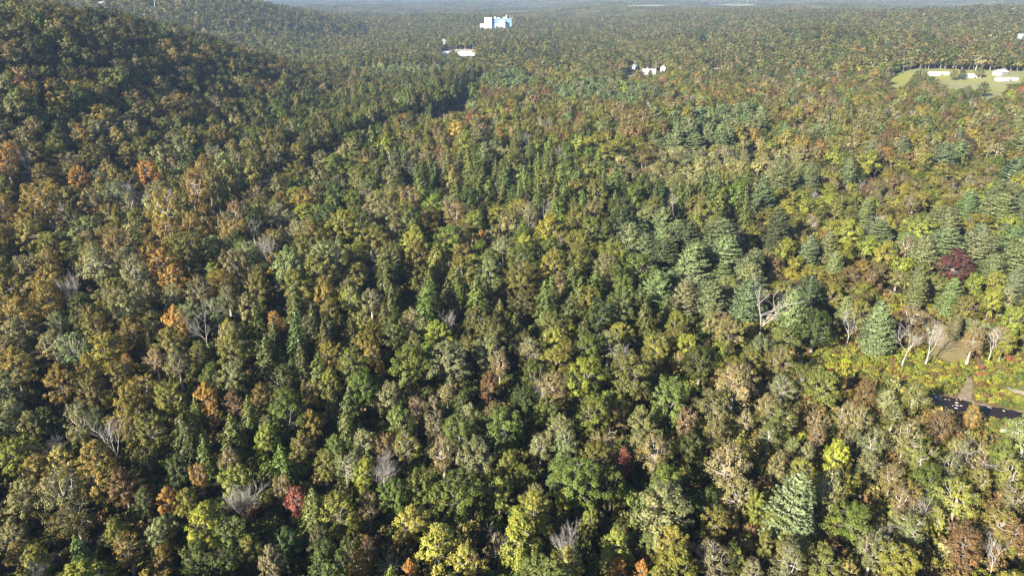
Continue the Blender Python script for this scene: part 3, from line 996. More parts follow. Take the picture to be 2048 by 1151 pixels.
ZONE = [(100, 60, 'ridge'), (350, 60, 'ridge'), (100, 200, 'ridge'), (300, 200, 'ridge'), (500, 180, 'ridge'), (400, 110, 'ridge'), (560, 100, 'farg'), (200, 290, 'ridge'), (400, 280, 'ridge'),
        (60, 380, 'gold'), (180, 420, 'gold'), (330, 420, 'gold'), (470, 430, 'gold'), (80, 560, 'gold'), (250, 560, 'gold'), (420, 560, 'gold'), (560, 520, 'gold'), (120, 700, 'gold'), (330, 700, 'gold'), (150, 900, 'gold'), (300, 800, 'gold'), (80, 1050, 'gold'),
        (640, 220, 'hem'), (760, 210, 'hem'), (860, 200, 'hem'), (560, 250, 'hem'), (700, 270, 'hem'), (560, 320, 'ridge'), (640, 350, 'green'), (860, 290, 'rust'), (760, 310, 'green'), (900, 350, 'hem'), (1000, 380, 'hem'), (1100, 330, 'hem'), (1080, 440, 'green'),
        (1200, 400, 'hem'), (1320, 410, 'hem'), (1420, 400, 'hem'), (1250, 340, 'pale'), (1380, 330, 'pale'), (1470, 310, 'pale'), (1180, 310, 'green'), (1000, 270, 'rust'), (1080, 250, 'rust'), (1200, 250, 'rust'), (940, 240, 'rust'),
        (700, 430, 'green'), (850, 420, 'green'), (950, 500, 'green'), (700, 540, 'green'), (820, 560, 'hem'), (1080, 540, 'green'), (1050, 600, 'hem'), (1160, 570, 'hem'), (620, 680, 'hem'), (680, 760, 'hem'), (560, 900, 'hem'), (520, 830, 'hem'), (700, 700, 'hem'), (780, 660, 'hem'), (720, 870, 'green'),
        (900, 700, 'green'), (1100, 720, 'green'), (1250, 680, 'green'), (1350, 700, 'green'), (950, 900, 'green'), (1200, 950, 'green'), (800, 1050, 'green'), (400, 1050, 'green'), (1050, 1080, 'green'), (1350, 1080, 'green'), (560, 1080, 'hem'), (470, 930, 'hem'),
        (1450, 850, 'swamp'), (1600, 850, 'swamp'), (1750, 860, 'swamp'), (1880, 950, 'swamp'), (1750, 1000, 'swamp'), (1950, 1060, 'swamp'), (1600, 700, 'swamp'), (1500, 760, 'swamp'), (1620, 1080, 'green'), (1480, 1050, 'green'),
        (1560, 560, 'bush'), (1680, 560, 'bush'), (1600, 470, 'bush'), (1720, 400, 'bush'), (1850, 380, 'bush'), (1980, 340, 'bush'), (1900, 600, 'bush'), (2000, 640, 'bush'), (1620, 400, 'bush'), (1950, 480, 'pine'),
        (1700, 270, 'rust'), (1850, 250, 'rust'), (2000, 250, 'rust'), (1600, 200, 'rust'), (1400, 200, 'rust'), (1700, 150, 'rust'), (1500, 140, 'farr'), (1800, 90, 'farr'), (2000, 60, 'farr'), (1600, 60, 'farr'), (1300, 60, 'farr'), (1150, 110, 'farg'), (1000, 110, 'farg'), (1100, 180, 'rust'),
        (800, 130, 'farg'), (700, 90, 'farg'), (900, 60, 'farg'), (1100, 40, 'farr'), (800, 30, 'farr'), (600, 40, 'farg'), (1980, 210, 'rust'), (560, 150, 'ridge'), (700, 170, 'farg')]
PINEP = [[(1190, 475), (1330, 440), (1425, 455), (1515, 520), (1515, 600), (1420, 630), (1300, 600), (1290, 530), (1215, 480)],
         [(1840, 505), (1870, 440), (1930, 405), (2060, 360), (2060, 545), (1960, 520), (1870, 530)],
         [(1110, 182), (1180, 165), (1285, 165), (1325, 190), (1250, 218), (1120, 208)],
         [(1330, 265), (1340, 235), (1450, 225), (1530, 218), (1525, 268), (1440, 285), (1350, 290)],
         [(715, 128), (800, 118), (900, 128), (900, 148), (830, 158), (720, 142)],
         [(1360, 70), (1420, 62), (1440, 80), (1370, 84)], [(1000, 100), (1090, 92), (1140, 110), (1100, 128), (1010, 126)],
         [(960, 88), (1015, 98), (1010, 118), (945, 120)], [(560, 55), (720, 52), (720, 75), (600, 72)], [(1540, 70), (1700, 65), (1760, 80), (1600, 92)],
         [(960, 165), (1010, 150), (1080, 160), (1060, 185), (985, 195)], [(1590, 280), (1640, 258), (1690, 270), (1660, 300)]]
zx = np.array([z[0] for z in ZONE], float)
zy = np.array([z[1] for z in ZONE], float)
# dark gaps: openings in the canopy (pixel centre, half width, half height)
GAPS = [(900, 222, 34, 13), (935, 195, 14, 18), (868, 235, 20, 10), (660, 305, 34, 14), (620, 335, 26, 12), (500, 420, 18, 10), (880, 455, 18, 18), (745, 365, 26, 8), (30, 588, 26, 24),
        (120, 480, 18, 12), (600, 515, 24, 16), (410, 700, 14, 22), (590, 905, 34, 22), (700, 905, 10, 30), (745, 830, 16, 34), (240, 820, 22, 14), (400, 868, 40, 12), (300, 1020, 16, 14), (250, 930, 26, 14),
        (640, 1080, 14, 40), (560, 1020, 30, 12), (1300, 690, 10, 14), (1410, 945, 26, 26), (1450, 1020, 18, 20), (1660, 960, 20, 16), (1480, 900, 10, 10), (1740, 1010, 22, 16), (1290, 560, 10, 30),
        (1490, 760, 10, 30), (1690, 745, 14, 16), (1530, 665, 24, 12), (1560, 695, 20, 10), (1525, 560, 10, 20), (1255, 860, 20, 10), (1170, 840, 20, 10), (1090, 1010, 12, 16), (380, 545, 22, 8),
        (330, 555, 16, 8), (460, 520, 10, 16), (1590, 250, 14, 12), (985, 1000, 10, 24), (790, 700, 8, 14), (940, 745, 12, 12), (1930, 1040, 14, 8), (1560, 960, 10, 12)]
# spots where a building or field must stay in view (pixel rectangles)
KEEP = [(972, 36, 1024, 47), (1258, 128, 1276, 142), (1284, 140, 1312, 151), (1318, 129, 1334, 145), (1290, 129, 1301, 140), (884, 104, 897, 112), (886, 82, 894, 92), (915, 100, 952, 113),
        (2030, 68, 2050, 80), (728, 61, 738, 66), (1246, 143, 1276, 152), (196, 3, 206, 10), (1427, 134, 1444, 140), (1400, 71, 1416, 81), (306, 3, 315, 12)]
OPEN = [[(1575, 690), (1640, 692), (1700, 702), (1790, 742), (1850, 705), (1900, 720), (1950, 755), (2060, 700), (2060, 858), (1990, 848), (1945, 812), (1868, 795), (1820, 765), (1740, 748), (1695, 758), (1640, 722)],
        [(1715, 535), (1750, 560), (1830, 605), (1872, 645), (1928, 690), (1890, 718), (1850, 690), (1832, 640), (1745, 582)],
        [(1868, 793), (1925, 798), (2060, 828), (2060, 858), (1990, 840), (1950, 830), (1900, 822)], [(1485, 628), (1545, 622), (1550, 645), (1500, 650)], [(2008, 862), (2060, 862), (2060, 885), (2012, 882)]]
KEEPP = [[(1776, 160), (1800, 148), (1828, 141), (1915, 141), (1990, 143), (2060, 146), (2060, 162), (2018, 166), (2008, 188), (1965, 196), (1880, 188), (1855, 176), (1800, 172)],
         [(1232, 13), (1262, 9.5), (1312, 9), (1355, 10.5), (1300, 13.5)], [(1402, 9), (1460, 7.5), (1512, 8), (1508, 11), (1440, 11.5)], [(958, 4.6), (985, 3.8), (1028, 4), (1010, 5.4)]]


GULLY = np.array([hit(a, b) for a, b in [(955, 165), (930, 197), (885, 236), (840, 240), (780, 262), (700, 296), (650, 325), (600, 350), (540, 385), (480, 425), (420, 465)]])


def gully(x, y):
    """signed distance to the gully, positive on the ridge side"""
    best = np.full(np.shape(x), 1e9)
    sg = np.ones(np.shape(x))
    for k in range(len(GULLY) - 1):
        a, b = GULLY[k], GULLY[k + 1]
        ab = b - a
        t = np.clip(((x - a[0]) * ab[0] + (y - a[1]) * ab[1]) / (ab @ ab), 0, 1)
        dx, dy = x - a[0] - t * ab[0], y - a[1] - t * ab[1]
        d = np.hypot(dx, dy)
        cr = ab[0] * dy - ab[1] * dx
        m = d < best
        best = np.where(m, d, best)
        sg = np.where(m, np.where(cr < 0, 1, -1), sg)
    return best * sg


def allowed(x, y, h):
    """not in a clearing, not in front of a building"""
    z = height(x, y)
    gd = gully(x, y)
    ok = (gd > 3) | (gd < -15)
    ok &= ~inpoly(x, y, meadow_g) & ~inpoly(x, y, small_clear_g) & ~inpoly(x, y, pasture_g) & ~inpoly(x, y, lawn_g) & ~inpoly(x, y, yard_g) & ~inpoly(x, y, lawn2_g)
    for pts, w, m in ((track_xy, track_w, 1.5), (path_xy, path_w, 2.), (bank_xy, bank_w, 1.0), (gravel_xy, gravel_w, 2.)):
        for k in range(0, len(pts), 2):
            ok &= np.hypot(x - pts[k, 0], y - pts[k, 1]) > w[k] / 2 + m
    for f in (1.0, .72, .45):
        px, py, _ = project(x, y, z + h * f)
        for a, b, c, d in KEEP if f > .6 else KEEP[1:]:
            ok &= ~((px > a - 2) & (px < c + 2) & (py > b) & (py < d))
        if f > .7:
            for pl in KEEPP:
                ok &= ~inpoly(px, py, pl)
    for f, w in ((1.0, 0), (.75, .2), (.75, -.2), (.5, .25), (.5, -.25), (.3, 0)):
        px, py, _ = project(x + w * h, y, z + h * f)
        for pl in OPEN:
            ok &= ~inpoly(px, py, pl)
    px, py, _ = project(x, y, z + h * .6)
    for a, b, rx, ry in GAPS:
        ok &= ((px - a) / rx) ** 2 + ((py - b) / ry) ** 2 > 1
    return ok


def choose(px, py, g):
    """kind and colour of the wood at a place, from the zone of the photograph it falls in"""
    n = len(px)
    kinds = np.empty(n, dtype='<U1')
    tints = np.empty(n, dtype='<U2')
    small = np.zeros(n, bool)
    jx = px + g.normal(0, 26, n)
    jy = py + g.normal(0, 14, n) * np.clip(py / 400, .25, 1)
    sy = 2.2
    zi = np.empty(n, int)
    for s in range(0, n, 4000):
        d = (jx[s:s + 4000, None] - zx) ** 2 + ((jy[s:s + 4000, None] - zy) * sy) ** 2
        zi[s:s + 4000] = np.argmin(d, 1)
    zn = np.array([z[2] for z in ZONE])[zi]
    for pl in PINEP:
        zn = np.where(inpoly(px, py, pl), 'pine', zn)
    u = g.random(n)
    for nm, mx in MIX.items():
        idx = np.where(zn == nm)[0]
        if not len(idx):
            continue
        cs = np.cumsum([m[0] for m in mx])
        sel = np.minimum(np.searchsorted(cs / cs[-1], u[idx]), len(mx) - 1)
        kinds[idx] = np.array([m[1] for m in mx])[sel]
        tints[idx] = np.array([m[2] for m in mx])[sel]
    small = (zn == 'bush') | (zn == 'pale')
    return kinds, tints, small, zn


# ------------------------------------------------------------------ where every tree stands
trees = []      # x, y, crown diameter, height, kind, tint, feature?
for px, py, w, k, t in feats:
    dia = 9.0
    for _ in range(3):
        h = HGT[k] * (dia / DIA[k]) ** .55 if k != 'P' else 20 * (dia / 11.8) ** .7
        x, y = hit(px, py, h * MIDF[k])
        _, _, dep = project(x, y, height(x, y) + h * .6)
        dia = float(np.clip(w * dep / F, 3.0, 17.0))
    h = HGT[k] * (dia / DIA[k]) ** .55 if k != 'P' else 20 * (dia / 11.8) ** .7
    h *= random.uniform(.94, 1.06) * (.72 if k == 'D' and py > 870 else 1)
    trees.append((x, y, dia, h, k, t, 1))
NF = len(trees)

g = np.random.default_rng(99)
LIM = 560.0
# dart throwing for the near wood
cand = 30000
rr = np.sqrt(g.uniform(70.0 ** 2, LIM ** 2, cand))
aa = np.radians(g.uniform(-53, 53, cand))
cx, cyy = rr * np.sin(aa), rr * np.cos(aa)
hz = height(cx, cyy)
ppx, ppy, _ = project(cx, cyy, hz + 10)
kk, tt, sm, zn = choose(ppx, ppy, g)
base_d = np.array([DIA[k] for k in kk]) * g.uniform(.80, 1.34, cand)
base_d = base_d * (1 + .40 * sstep((rr - 190) / 140))
base_d = np.where(sm & (kk != 'P'), base_d * .68, base_d)
base_d = np.where(kk == 'D', base_d * .62, base_d)
hh = np.array([HGT[k] for k in kk]) * (base_d / np.array([DIA[k] for k in kk])) ** .55 * g.uniform(.78, 1.16, cand)
hh = np.where(sm & (kk != 'P'), hh * .66, hh)
hh = np.where(kk == 'P', hh * .80, hh) * np.where((zn == 'gold') | (zn == 'hem'), 1.10, 1.0)
_g = gully(cx, cyy)
hh = hh * np.where((_g > 0) & (_g < 32), 1.3, 1.0)
ok = allowed(cx, cyy, hh) & ~((zn == 'swamp') & (g.random(cand) < .5))
cell = 10.0
grid = {}


def near_ok(x, y, r, sf=.82):
    ci, cj = int(x // cell), int(y // cell)
    for i in range(ci - 2, ci + 3):
        for j in range(cj - 2, cj + 3):
            for (a, b, q, ft) in grid.get((i, j), ()):
                lim = ((.92 if y < 240 else .80) if ft else sf) * (r + q)
                if (a - x) ** 2 + (b - y) ** 2 < lim * lim:
                    return False
    return True


for (x, y, d, h, k, t, f) in trees:
    grid.setdefault((int(x // cell), int(y // cell)), []).append((x, y, d / 2, True))
for i in np.where(ok)[0]:
    if near_ok(cx[i], cyy[i], base_d[i] / 2, .94 if zn[i] in ('gold', 'hem', 'ridge') and kk[i] != 'P' else .72 if kk[i] == 'P' else .84):
        grid.setdefault((int(cx[i] // cell), int(cyy[i] // cell)), []).append((cx[i], cyy[i], base_d[i] / 2, False))
        trees.append((cx[i], cyy[i], base_d[i], hh[i], str(kk[i]), str(tt[i]), 0))
print('near trees', len(trees), 'features', NF)

# shrubs of the wet meadow, the track's edges and the open swamp
shr = []
ns = 16000
mp = np.array(meadow_g)
sx = g.uniform(mp[:, 0].min() - 15, mp[:, 0].max() + 15, ns)
sy_ = g.uniform(mp[:, 1].min() - 15, mp[:, 1].max() + 25, ns)
inm = inpoly(sx, sy_, meadow_g)
spx, spy, _ = project(sx, sy_, 1.0)
okk = np.ones(ns, bool)
for pts, w, m in ((track_xy, track_w, .9), (path_xy, path_w, 1.0), (stream_xy, stream_w, 1.9), (gravel_xy, gravel_w, 1.2)):
    for k in range(len(pts)):
        okk &= np.hypot(sx - pts[k, 0], sy_ - pts[k, 1]) > w[k] / 2 + m
okk &= ~inpoly(sx, sy_, lawn2_g) & ~inpoly(sx, sy_, small_clear_g)
keep = okk & (inm | (g.random(ns) < .35))
SGR = {}
for i in np.where(keep)[0]:
    d = float(g.choice([1.6, 2.2, 2.8, 3.6, 4.6], p=[.36, .32, .18, .10, .04]))
    ci, cj = int(sx[i] // 4), int(sy_[i] // 4)
    bad = False
    for a in range(ci - 1, ci + 2):
        for b in range(cj - 1, cj + 2):
            for (u, v, q) in SGR.get((a, b), ()):
                if math.hypot(u - sx[i], v - sy_[i]) < .25 * (q + d):
                    bad = True
    if bad:
        continue
    SGR.setdefault((ci, cj), []).append((sx[i], sy_[i], d))
    t = str(g.choice(['YG', 'BY', 'YG', 'G', 'O', 'R', 'GO', 'LG', 'RD'], p=[.3, .1, .14, .1, .12, .1, .06, .06, .02]))
    shr.append((sx[i], sy_[i], d, d * .62 * g.uniform(.8, 1.3), 'U', t, 0))
# understorey below the near trees: low bushes that catch the light in the gaps
und = []
nu = 25000
ur = np.where(np.arange(nu) < 16000, np.sqrt(g.uniform(90.0 ** 2, 265.0 ** 2, nu)), np.sqrt(g.uniform(265.0 ** 2, 420.0 ** 2, nu)))
ua = np.radians(g.uniform(-51, 51, nu))
ux, uy = ur * np.sin(ua), ur * np.cos(ua)
uok = ~inpoly(ux, uy, meadow_g) & ~inpoly(ux, uy, small_clear_g) & ~inpoly(ux, uy, lawn2_g)
for pts, w, m in ((track_xy, track_w, 1.), (path_xy, path_w, 1.0), (bank_xy, bank_w, .2), (gravel_xy, gravel_w, 1.2)):
    for k in range(0, len(pts), 2):
        uok &= np.hypot(ux - pts[k, 0], uy - pts[k, 1]) > w[k] / 2 + m
upx, _, _ = project(ux, uy, height(ux, uy))
for i in np.where(uok)[0]:
    right = upx[i] > 1420
    if not right and i % 3 == 0:
        continue
    t = str(g.choice(['R', 'T', 'O', 'YG', 'DO'], p=[.34, .2, .2, .16, .10]) if right else g.choice(['DG', 'DO', 'O', 'R', 'G'], p=[.3, .25, .2, .1, .15]))
    d = float(g.choice([1.8, 2.6, 3.6, 5.0, 6.4], p=[.3, .3, .2, .12, .08]))
    und.append((ux[i], uy[i], d, d * g.uniform(.55, 1.0), 'U', t, 0))

# ------------------------------------------------------------------ which trees become things of their own
NAME = {'B': 'broadleaf_tree', 'A': 'autumn_tree', 'S': 'sparse_tree', 'P': 'pine_tree', 'H': 'hemlock_tree', 'D': 'dead_tree', 'U': 'shrub'}
CAT = {'B': 'broadleaf tree', 'A': 'autumn tree', 'S': 'sparse tree', 'P': 'pine', 'H': 'hemlock', 'D': 'dead tree', 'U': 'shrub'}
GROUP = {'B': 'green broadleaf trees of the forest', 'A': 'autumn-coloured trees of the forest', 'S': 'thinning trees with bare limbs showing', 'P': 'pines of the forest',
         'H': 'hemlocks of the forest', 'D': 'bare dead trees in the forest', 'U': 'shrubs of the wet meadow'}
CAP = {'B': 300, 'A': 290, 'S': 240, 'P': 150, 'H': 260, 'D': 70, 'U': 240}

PROTO = hi_protos()
allt = trees + shr
T = np.array([(a[0], a[1], a[2], a[3]) for a in allt])
Z0 = height(T[:, 0], T[:, 1])
PX, PY, DEP = project(T[:, 0], T[:, 1], Z0 + T[:, 3] * .6)
half = T[:, 2] * .5 * F / DEP
infr = (PX > -half) & (PX < 2048 + half) & (PY < 1151 + half * 2) & (PY > -5)
show = T[:, 2] / DEP
pick = np.zeros(len(allt), bool)
KD = np.array([a[4] for a in allt])
FE = np.array([a[6] for a in allt])
for k, cap in CAP.items():
    idx = np.where((KD == k) & infr)[0]
    idx = idx[np.argsort(-(show[idx] + FE[idx] * 10))][:cap]
    pick[idx] = True
print('individual', pick.sum(), {k: int((pick & (KD == k)).sum()) for k in CAP})


def jit(t, g):
    c = np.array(TINT[t]) * g.uniform(.82, 1.2)
    c = c * (1 + g.normal(0, .07, 3))
    return np.clip(c, .005, .7)


def near_pts(x, y, pts):
    return float(np.min(np.hypot(pts[:, 0] - x, pts[:, 1] - y)))


MG = np.array(meadow_g)
pine_c = np.array([hit(1370, 540)])
pine_c2 = np.array([hit(1950, 470)])
bigpine = np.array([hit(1585, 1012, 12)])
burg = np.array([hit(1912, 522, 10)])
red1 = np.array([hit(1242, 922, 10)])
cone1 = np.array([hit(1045, 1062, 10)])
bloom1 = np.array([hit(766, 942, 10)])
clear1 = np.array([hit(1520, 635)])
limeT = np.array([hit(1672, 905, 10)])


def place(x, y, z):
    """where a tree stands, told by things one can find"""
    lm = [('near the huge blue-green pine', bigpine, 24), ('near the burgundy tree', burg, 26), ('by the small grass clearing', clear1, 24), ('near the lime-yellow round tree', limeT, 20),
          ('near the narrow red tree', red1, 22), ('beside the tall yellow-green cone', cone1, 22), ('near the white broom-shaped tree', bloom1, 26)]
    for txt, p, r in lm:
        if near_pts(x, y, p) < r:
            return txt
    if near_pts(x, y, stream_xy) < 16:
        return 'on the stream bank'
    if near_pts(x, y, track_xy) < 17:
        return 'along the mown track'
    if near_pts(x, y, MG) < 12 or inpoly(np.array([x]), np.array([y]), meadow_g)[0]:
        return 'at the wet meadow'
    if near_pts(x, y, pine_c) < 42:
        return 'in the dense pine grove'
    if near_pts(x, y, pine_c2) < 60:
        return 'in the wide pine stand'
    if z > 22 and x < -150:
        return 'high on the wooded ridge'
    if z > 8 and x < -150:
        return "on the ridge's lower slope"
    if z > 2 and x < -120:
        return 'at the ridge foot'
    px, py, _ = project(x, y, z + 9)
    j = int(np.argmin((px - zx) ** 2 + ((py - zy) * 2.2) ** 2))
    return {'hem': 'in the hemlock hollow', 'gold': 'in the golden wood', 'swamp': 'in the thin swampy wood', 'bush': 'in the low young wood',
            'pale': 'in the pale scrub', 'green': 'in the mixed valley wood', 'rust': 'in the rusty wood', 'ridge': 'at the ridge foot', 'pine': 'in a pine stand'}.get(ZONE[j][2], 'in the far valley wood')


def sizeword(k, d, h):
    if k == 'D':
        return 'tall' if h > 13.5 else 'short'
    if k == 'U':
        return 'wide' if d > 3.2 else 'small'
    w = 'huge' if d > 14 else 'large' if d > 11.2 else 'small' if d < 7.2 else 'medium'
    if k in 'HP':
        w += ' broad' if d / h > {'H': .60, 'P': .62}[k] else ' slim'
    return w


SHOWY = {'PY': 'a straw-coloured tree', 'OR': 'a bright orange tree', 'RD': 'a red tree', 'Y': 'a yellow tree', 'BY': 'a lime-yellow tree', 'LG': 'a fresh green tree', 'W': 'a bare dead tree', 'PB': 'a blue-green pine', 'PD': 'a dark pine',
         'BG': 'a burgundy tree', 'R': 'a rust-brown tree', 'YG': 'a yellow-green tree', 'HG': 'a dark hemlock', 'GO': 'a golden tree', 'T': 'a tan tree', 'PG': 'a grey-green tree', 'DO': 'a dark olive tree',
         'O': 'an olive tree', 'G': 'a green tree', 'DG': 'a dark green tree', 'HY': 'a light green hemlock'}
RANK = {t: i for i, t in enumerate(SHOWY)}


def neighbour(i, t):
    """the most striking other tree that stands close by"""
    if KD[i] == 'U':
        return ''
    d = np.hypot(T[:, 0] - T[i, 0], T[:, 1] - T[i, 1]) - (T[:, 2] + T[i, 2]) * .5
    c = [j for j in np.where((d < 2.5) & pick & (KD != 'U'))[0] if j != i and allt[j][5] != t]
    if not c:
        return ''
    j = min(c, key=lambda q: (RANK[allt[q][5]], d[q]))
    return ' beside ' + SHOWY[allt[j][5]]


def label_for(k, t, d, h, var, where):
    s, c = sizeword(k, d, h), WORD[t]
    if k == 'D':
        return f"{s} {'broom-shaped' if var >= 5 else 'forked'} white dead tree {where}"
    if k == 'P':
        return f'{s} {c} pine {where}'
    if k == 'H':
        return f'{s} {c} hemlock {where}'
    if k == 'S':
        return f'{s} {c} thin-crowned tree {where}'
    if k == 'U':
        return f'{s} {c} leafy shrub {where}'
    sh = {2: 'tall', 5: 'tall', 3: 'flat-topped', 6: 'flat-topped', 8: 'cone-shaped'}.get(var, 'round')
    return f'{s} {c} {sh} tree {where}'


SPECIAL = {
    (1585, 1012): 'huge blue-green pine with feathery boughs, standing alone among thin-crowned trees',
    (1672, 905): 'bright lime-yellow round tree beyond the huge blue-green pine',
    (1912, 522): 'burgundy-leaved round tree with pale limbs in front of the pine stand',
    (766, 942): 'bare white broom-shaped tree among green broadleaf crowns',
    (1045, 1062): 'tall yellow-green cone-shaped broadleaf tree with dense leaves',
    (1242, 922): 'narrow red tree leaning out between green crowns',
    (1456, 930): 'wide tan tree with pale branching limbs showing through its thin crown',
    (1471, 758): 'wide tan-orange tree with tall forked white trunks beside the dark olive oak-like crown',
    (1814, 690): 'bare white dead tree with one arm reaching right over the wet meadow',
    (1862, 688): 'bare white dead tree with forked trunk beside the mown track',
    (1597, 642): 'bare white dead tree standing against dark evergreen crowns',
    (1526, 630): 'wide bare dead tree with spreading white limbs at the small grass clearing',
    (820, 1032): 'large yellow tree with airy crown, upper of three yellow neighbours',
    (872, 1088): 'large yellow tree, middle of three yellow neighbours',
    (932, 1115): 'large yellow tree, lowest of three yellow neighbours',
    (592, 1000): 'small red-leaved tree at the edge of a black shadow gap',
    (406, 790): 'bright orange tree beside a dark green hemlock',
    (1326, 1014): 'very wide pale grey-green tree with silvery twigs in front of a green dome',
    (1160, 958): 'large mid-green dome-shaped tree beside the narrow red tree',
    (1341, 790): 'fresh green tree with pale limbs showing, in front of a dark gap',
    (1266, 745): 'very wide olive-gold tree with soft drooping crown',
    (95, 560): 'golden tree with tall white limbs rising at the foot of the ridge',
    (785, 380): 'tan-pink round tree standing among green hemlocks',
    (915, 465): 'rust-brown round tree beside a small orange tree',
    (970, 320): 'lone blue-green pine with layered boughs among hemlocks',
    (1612, 594): 'dark blue-green round-topped pine behind the white dead tree',
    (1760, 652): 'large blue-green dense pine at the edge of the wet meadow',
    (1888, 318): 'pale blue-green pine standing free above the young wood',
    (1968, 173): 'single round green tree standing in the farm pasture',
}
spec_idx = {}
for i, f in enumerate(feats):
    key = (int(f[0]), int(f[1]))
    if key in SPECIAL:
        spec_idx[i] = SPECIAL[key]

_off = []
for _t, _c in PROTO['D'][:5]:
    _v = np.empty(len(_c.vertices) * 3, np.float32)
    _c.vertices.foreach_get('co', _v)
    _off.append(np.hypot(*_v.reshape(-1, 3).mean(0)[:2]))
UPRIGHT = list(np.argsort(_off)[:2])
BROOM = {(766, 942), (110, 900), (487, 1002), (1131, 1088)}
gi = np.random.default_rng(5)


def build_tree(i, a):
    x, y, d, h, k, t, f = a
    var = int(gi.integers(0, len(PROTO[k])))
    if k == 'B':
        var = int(gi.integers(0, 8)) if gi.random() < .85 else 9
    if f and i < NF:
        key = (int(feats[i][0]), int(feats[i][1]))
        if k == 'D':
            var = int(gi.integers(5, 8)) if key in BROOM else int(gi.integers(0, 5))
        if key in ((1814, 690), (1862, 688), (1597, 642), (1701, 655), (1986, 690), (1094, 430)):
            var = int(UPRIGHT[i % 2])
        if key == (1045, 1062):
            var = 8
        if key in ((1585, 1012), (1760, 652)):
            var = 5
        if k == 'B' and key[1] < 260:
            var = 9
        if key == (1672, 905):
            var = 9
    elif k == 'P' and var == 5:
        var = 0
    elif k == 'D' and var >= 5 and gi.random() < .7:
        var -= 4
    me_t, me_c = PROTO[k][var]
    z = float(height(x, y))
    root = empty(NAME[k], (x, y, z), float(gi.uniform(0, 6.283)))
    bd = {'P': (11.8, 20.), 'B': (10.2, 16.5), 'A': (10.2, 16.5), 'S': (9.6, 16.), 'D': (7.6, 15.)}.get(k, (DIA[k], HGT[k]))
    if k == 'P' and var == 5:
        bd = (12.0, 20.)
    if k == 'B' and var == 8:
        bd = (10., 19.)
    if k == 'D' and var >= 5:
        bd = (7.6, 12.5)
    if k == 'B' and var == 9:
        bd = (10.4, 15.)
    sx_, sz_ = d / bd[0], h / bd[1]
    root.scale = (sx_ * gi.uniform(.94, 1.06), sx_ * gi.uniform(.94, 1.06), sz_)
    root.rotation_euler = (gi.normal(0, .03), gi.normal(0, .03), root.rotation_euler[2])
    tr = obj('trunk', me_t, root)
    cr = obj('crown' if k != 'D' else 'branches', me_c, root)
    col = jit(t, gi)
    if f and i < NF and (int(feats[i][0]), int(feats[i][1])) == (1585, 1012):
        col = np.array((.185, .222, .105))
    cr.color = (*col, 1)
    tr.color = (1, 1, 1, 1)
    lab = spec_idx.get(i) or label_for(k, t, d, h, var, place(x, y, z)) + neighbour(i, t)
    tag(root, lab, CAT[k], GROUP[k])


for i in np.where(pick)[0]:
    build_tree(i, allt[i])

# ------------------------------------------------------------------ the rest of the forest
MID, FAR, PATCH = lod_protos()


def scatter_group(coll):
    ng = bpy.data.node_groups.new('scatter', 'GeometryNodeTree')
    ng.interface.new_socket('Geometry', in_out='INPUT', socket_type='NodeSocketGeometry')
    ng.interface.new_socket('Geometry', in_out='OUTPUT', socket_type='NodeSocketGeometry')
    N, L = ng.nodes, ng.links
    gi_ = N.new('NodeGroupInput')
    go = N.new('NodeGroupOutput')
    ci = N.new('GeometryNodeCollectionInfo')
    ci.inputs['Collection'].default_value = coll
    ci.inputs['Separate Children'].default_value = True
    ci.inputs['Reset Children'].default_value = True
    ip = N.new('GeometryNodeInstanceOnPoints')
    ip.inputs['Pick Instance'].default_value = True

    def att(nm, ty):
        a = N.new('GeometryNodeInputNamedAttribute')
        a.data_type = ty
        a.inputs['Name'].default_value = nm
        return a.outputs['Attribute']
    L.new(gi_.outputs[0], ip.inputs['Points'])
    L.new(ci.outputs[0], ip.inputs['Instance'])
    L.new(att('pidx', 'INT'), ip.inputs['Instance Index'])
    L.new(att('rot', 'FLOAT_VECTOR'), ip.inputs['Rotation'])
    L.new(att('scl', 'FLOAT_VECTOR'), ip.inputs['Scale'])
    L.new(ip.outputs[0], go.inputs[0])
    return ng


def stuff(name, meshes, pos, pidx, rot, scl, tint, label, cat):
    coll = bpy.data.collections.new(name + '_models')
    for i, me in enumerate(meshes):
        coll.objects.link(bpy.data.objects.new('%s_model_%02d' % (name, i), me))
    n = len(pos)
    me = bpy.data.meshes.new(name)
    me.vertices.add(n)
    me.vertices.foreach_set('co', np.asarray(pos, np.float32).ravel())
    a = me.attributes.new('pidx', 'INT', 'POINT')
    a.data.foreach_set('value', np.asarray(pidx, np.int32))
    for nm, v in (('rot', rot), ('scl', scl)):
        a = me.attributes.new(nm, 'FLOAT_VECTOR', 'POINT')
        a.data.foreach_set('vector', np.asarray(v, np.float32).ravel())
    a = me.attributes.new('tint', 'FLOAT_COLOR', 'POINT')
    a.data.foreach_set('color', np.concatenate([tint, np.ones((n, 1))], 1).astype(np.float32).ravel())
    o = obj(name, me)
    md = o.modifiers.new('scatter', 'NODES')
    md.node_group = scatter_group(coll)
    o['kind'] = 'stuff'
    o['label'] = label
    o['category'] = cat
    return o


def tints_of(ts, g):
    c = np.array([TINT[t] for t in ts]) * g.uniform(.8, 1.2, (len(ts), 1))
    return np.clip(c * (1 + g.normal(0, .07, (len(ts), 3))), .005, .7)


# ring between the near wood and 3 km
g2 = np.random.default_rng(17)


def ring(r0, r1, sp, half_az=43):
    pts = []
    r = r0
    while r < r1:
        da = sp / r
        n = int(2 * math.radians(half_az) / da)
        az = -math.radians(half_az) + (np.arange(n) + g2.random()) * da
        rr_ = r + g2.uniform(-.42, .42, n) * sp
        az = az + g2.uniform(-.42, .42, n) * da
        pts.append(np.stack([rr_ * np.sin(az), rr_ * np.cos(az)], 1))
        r += sp * .9
    return np.concatenate(pts)


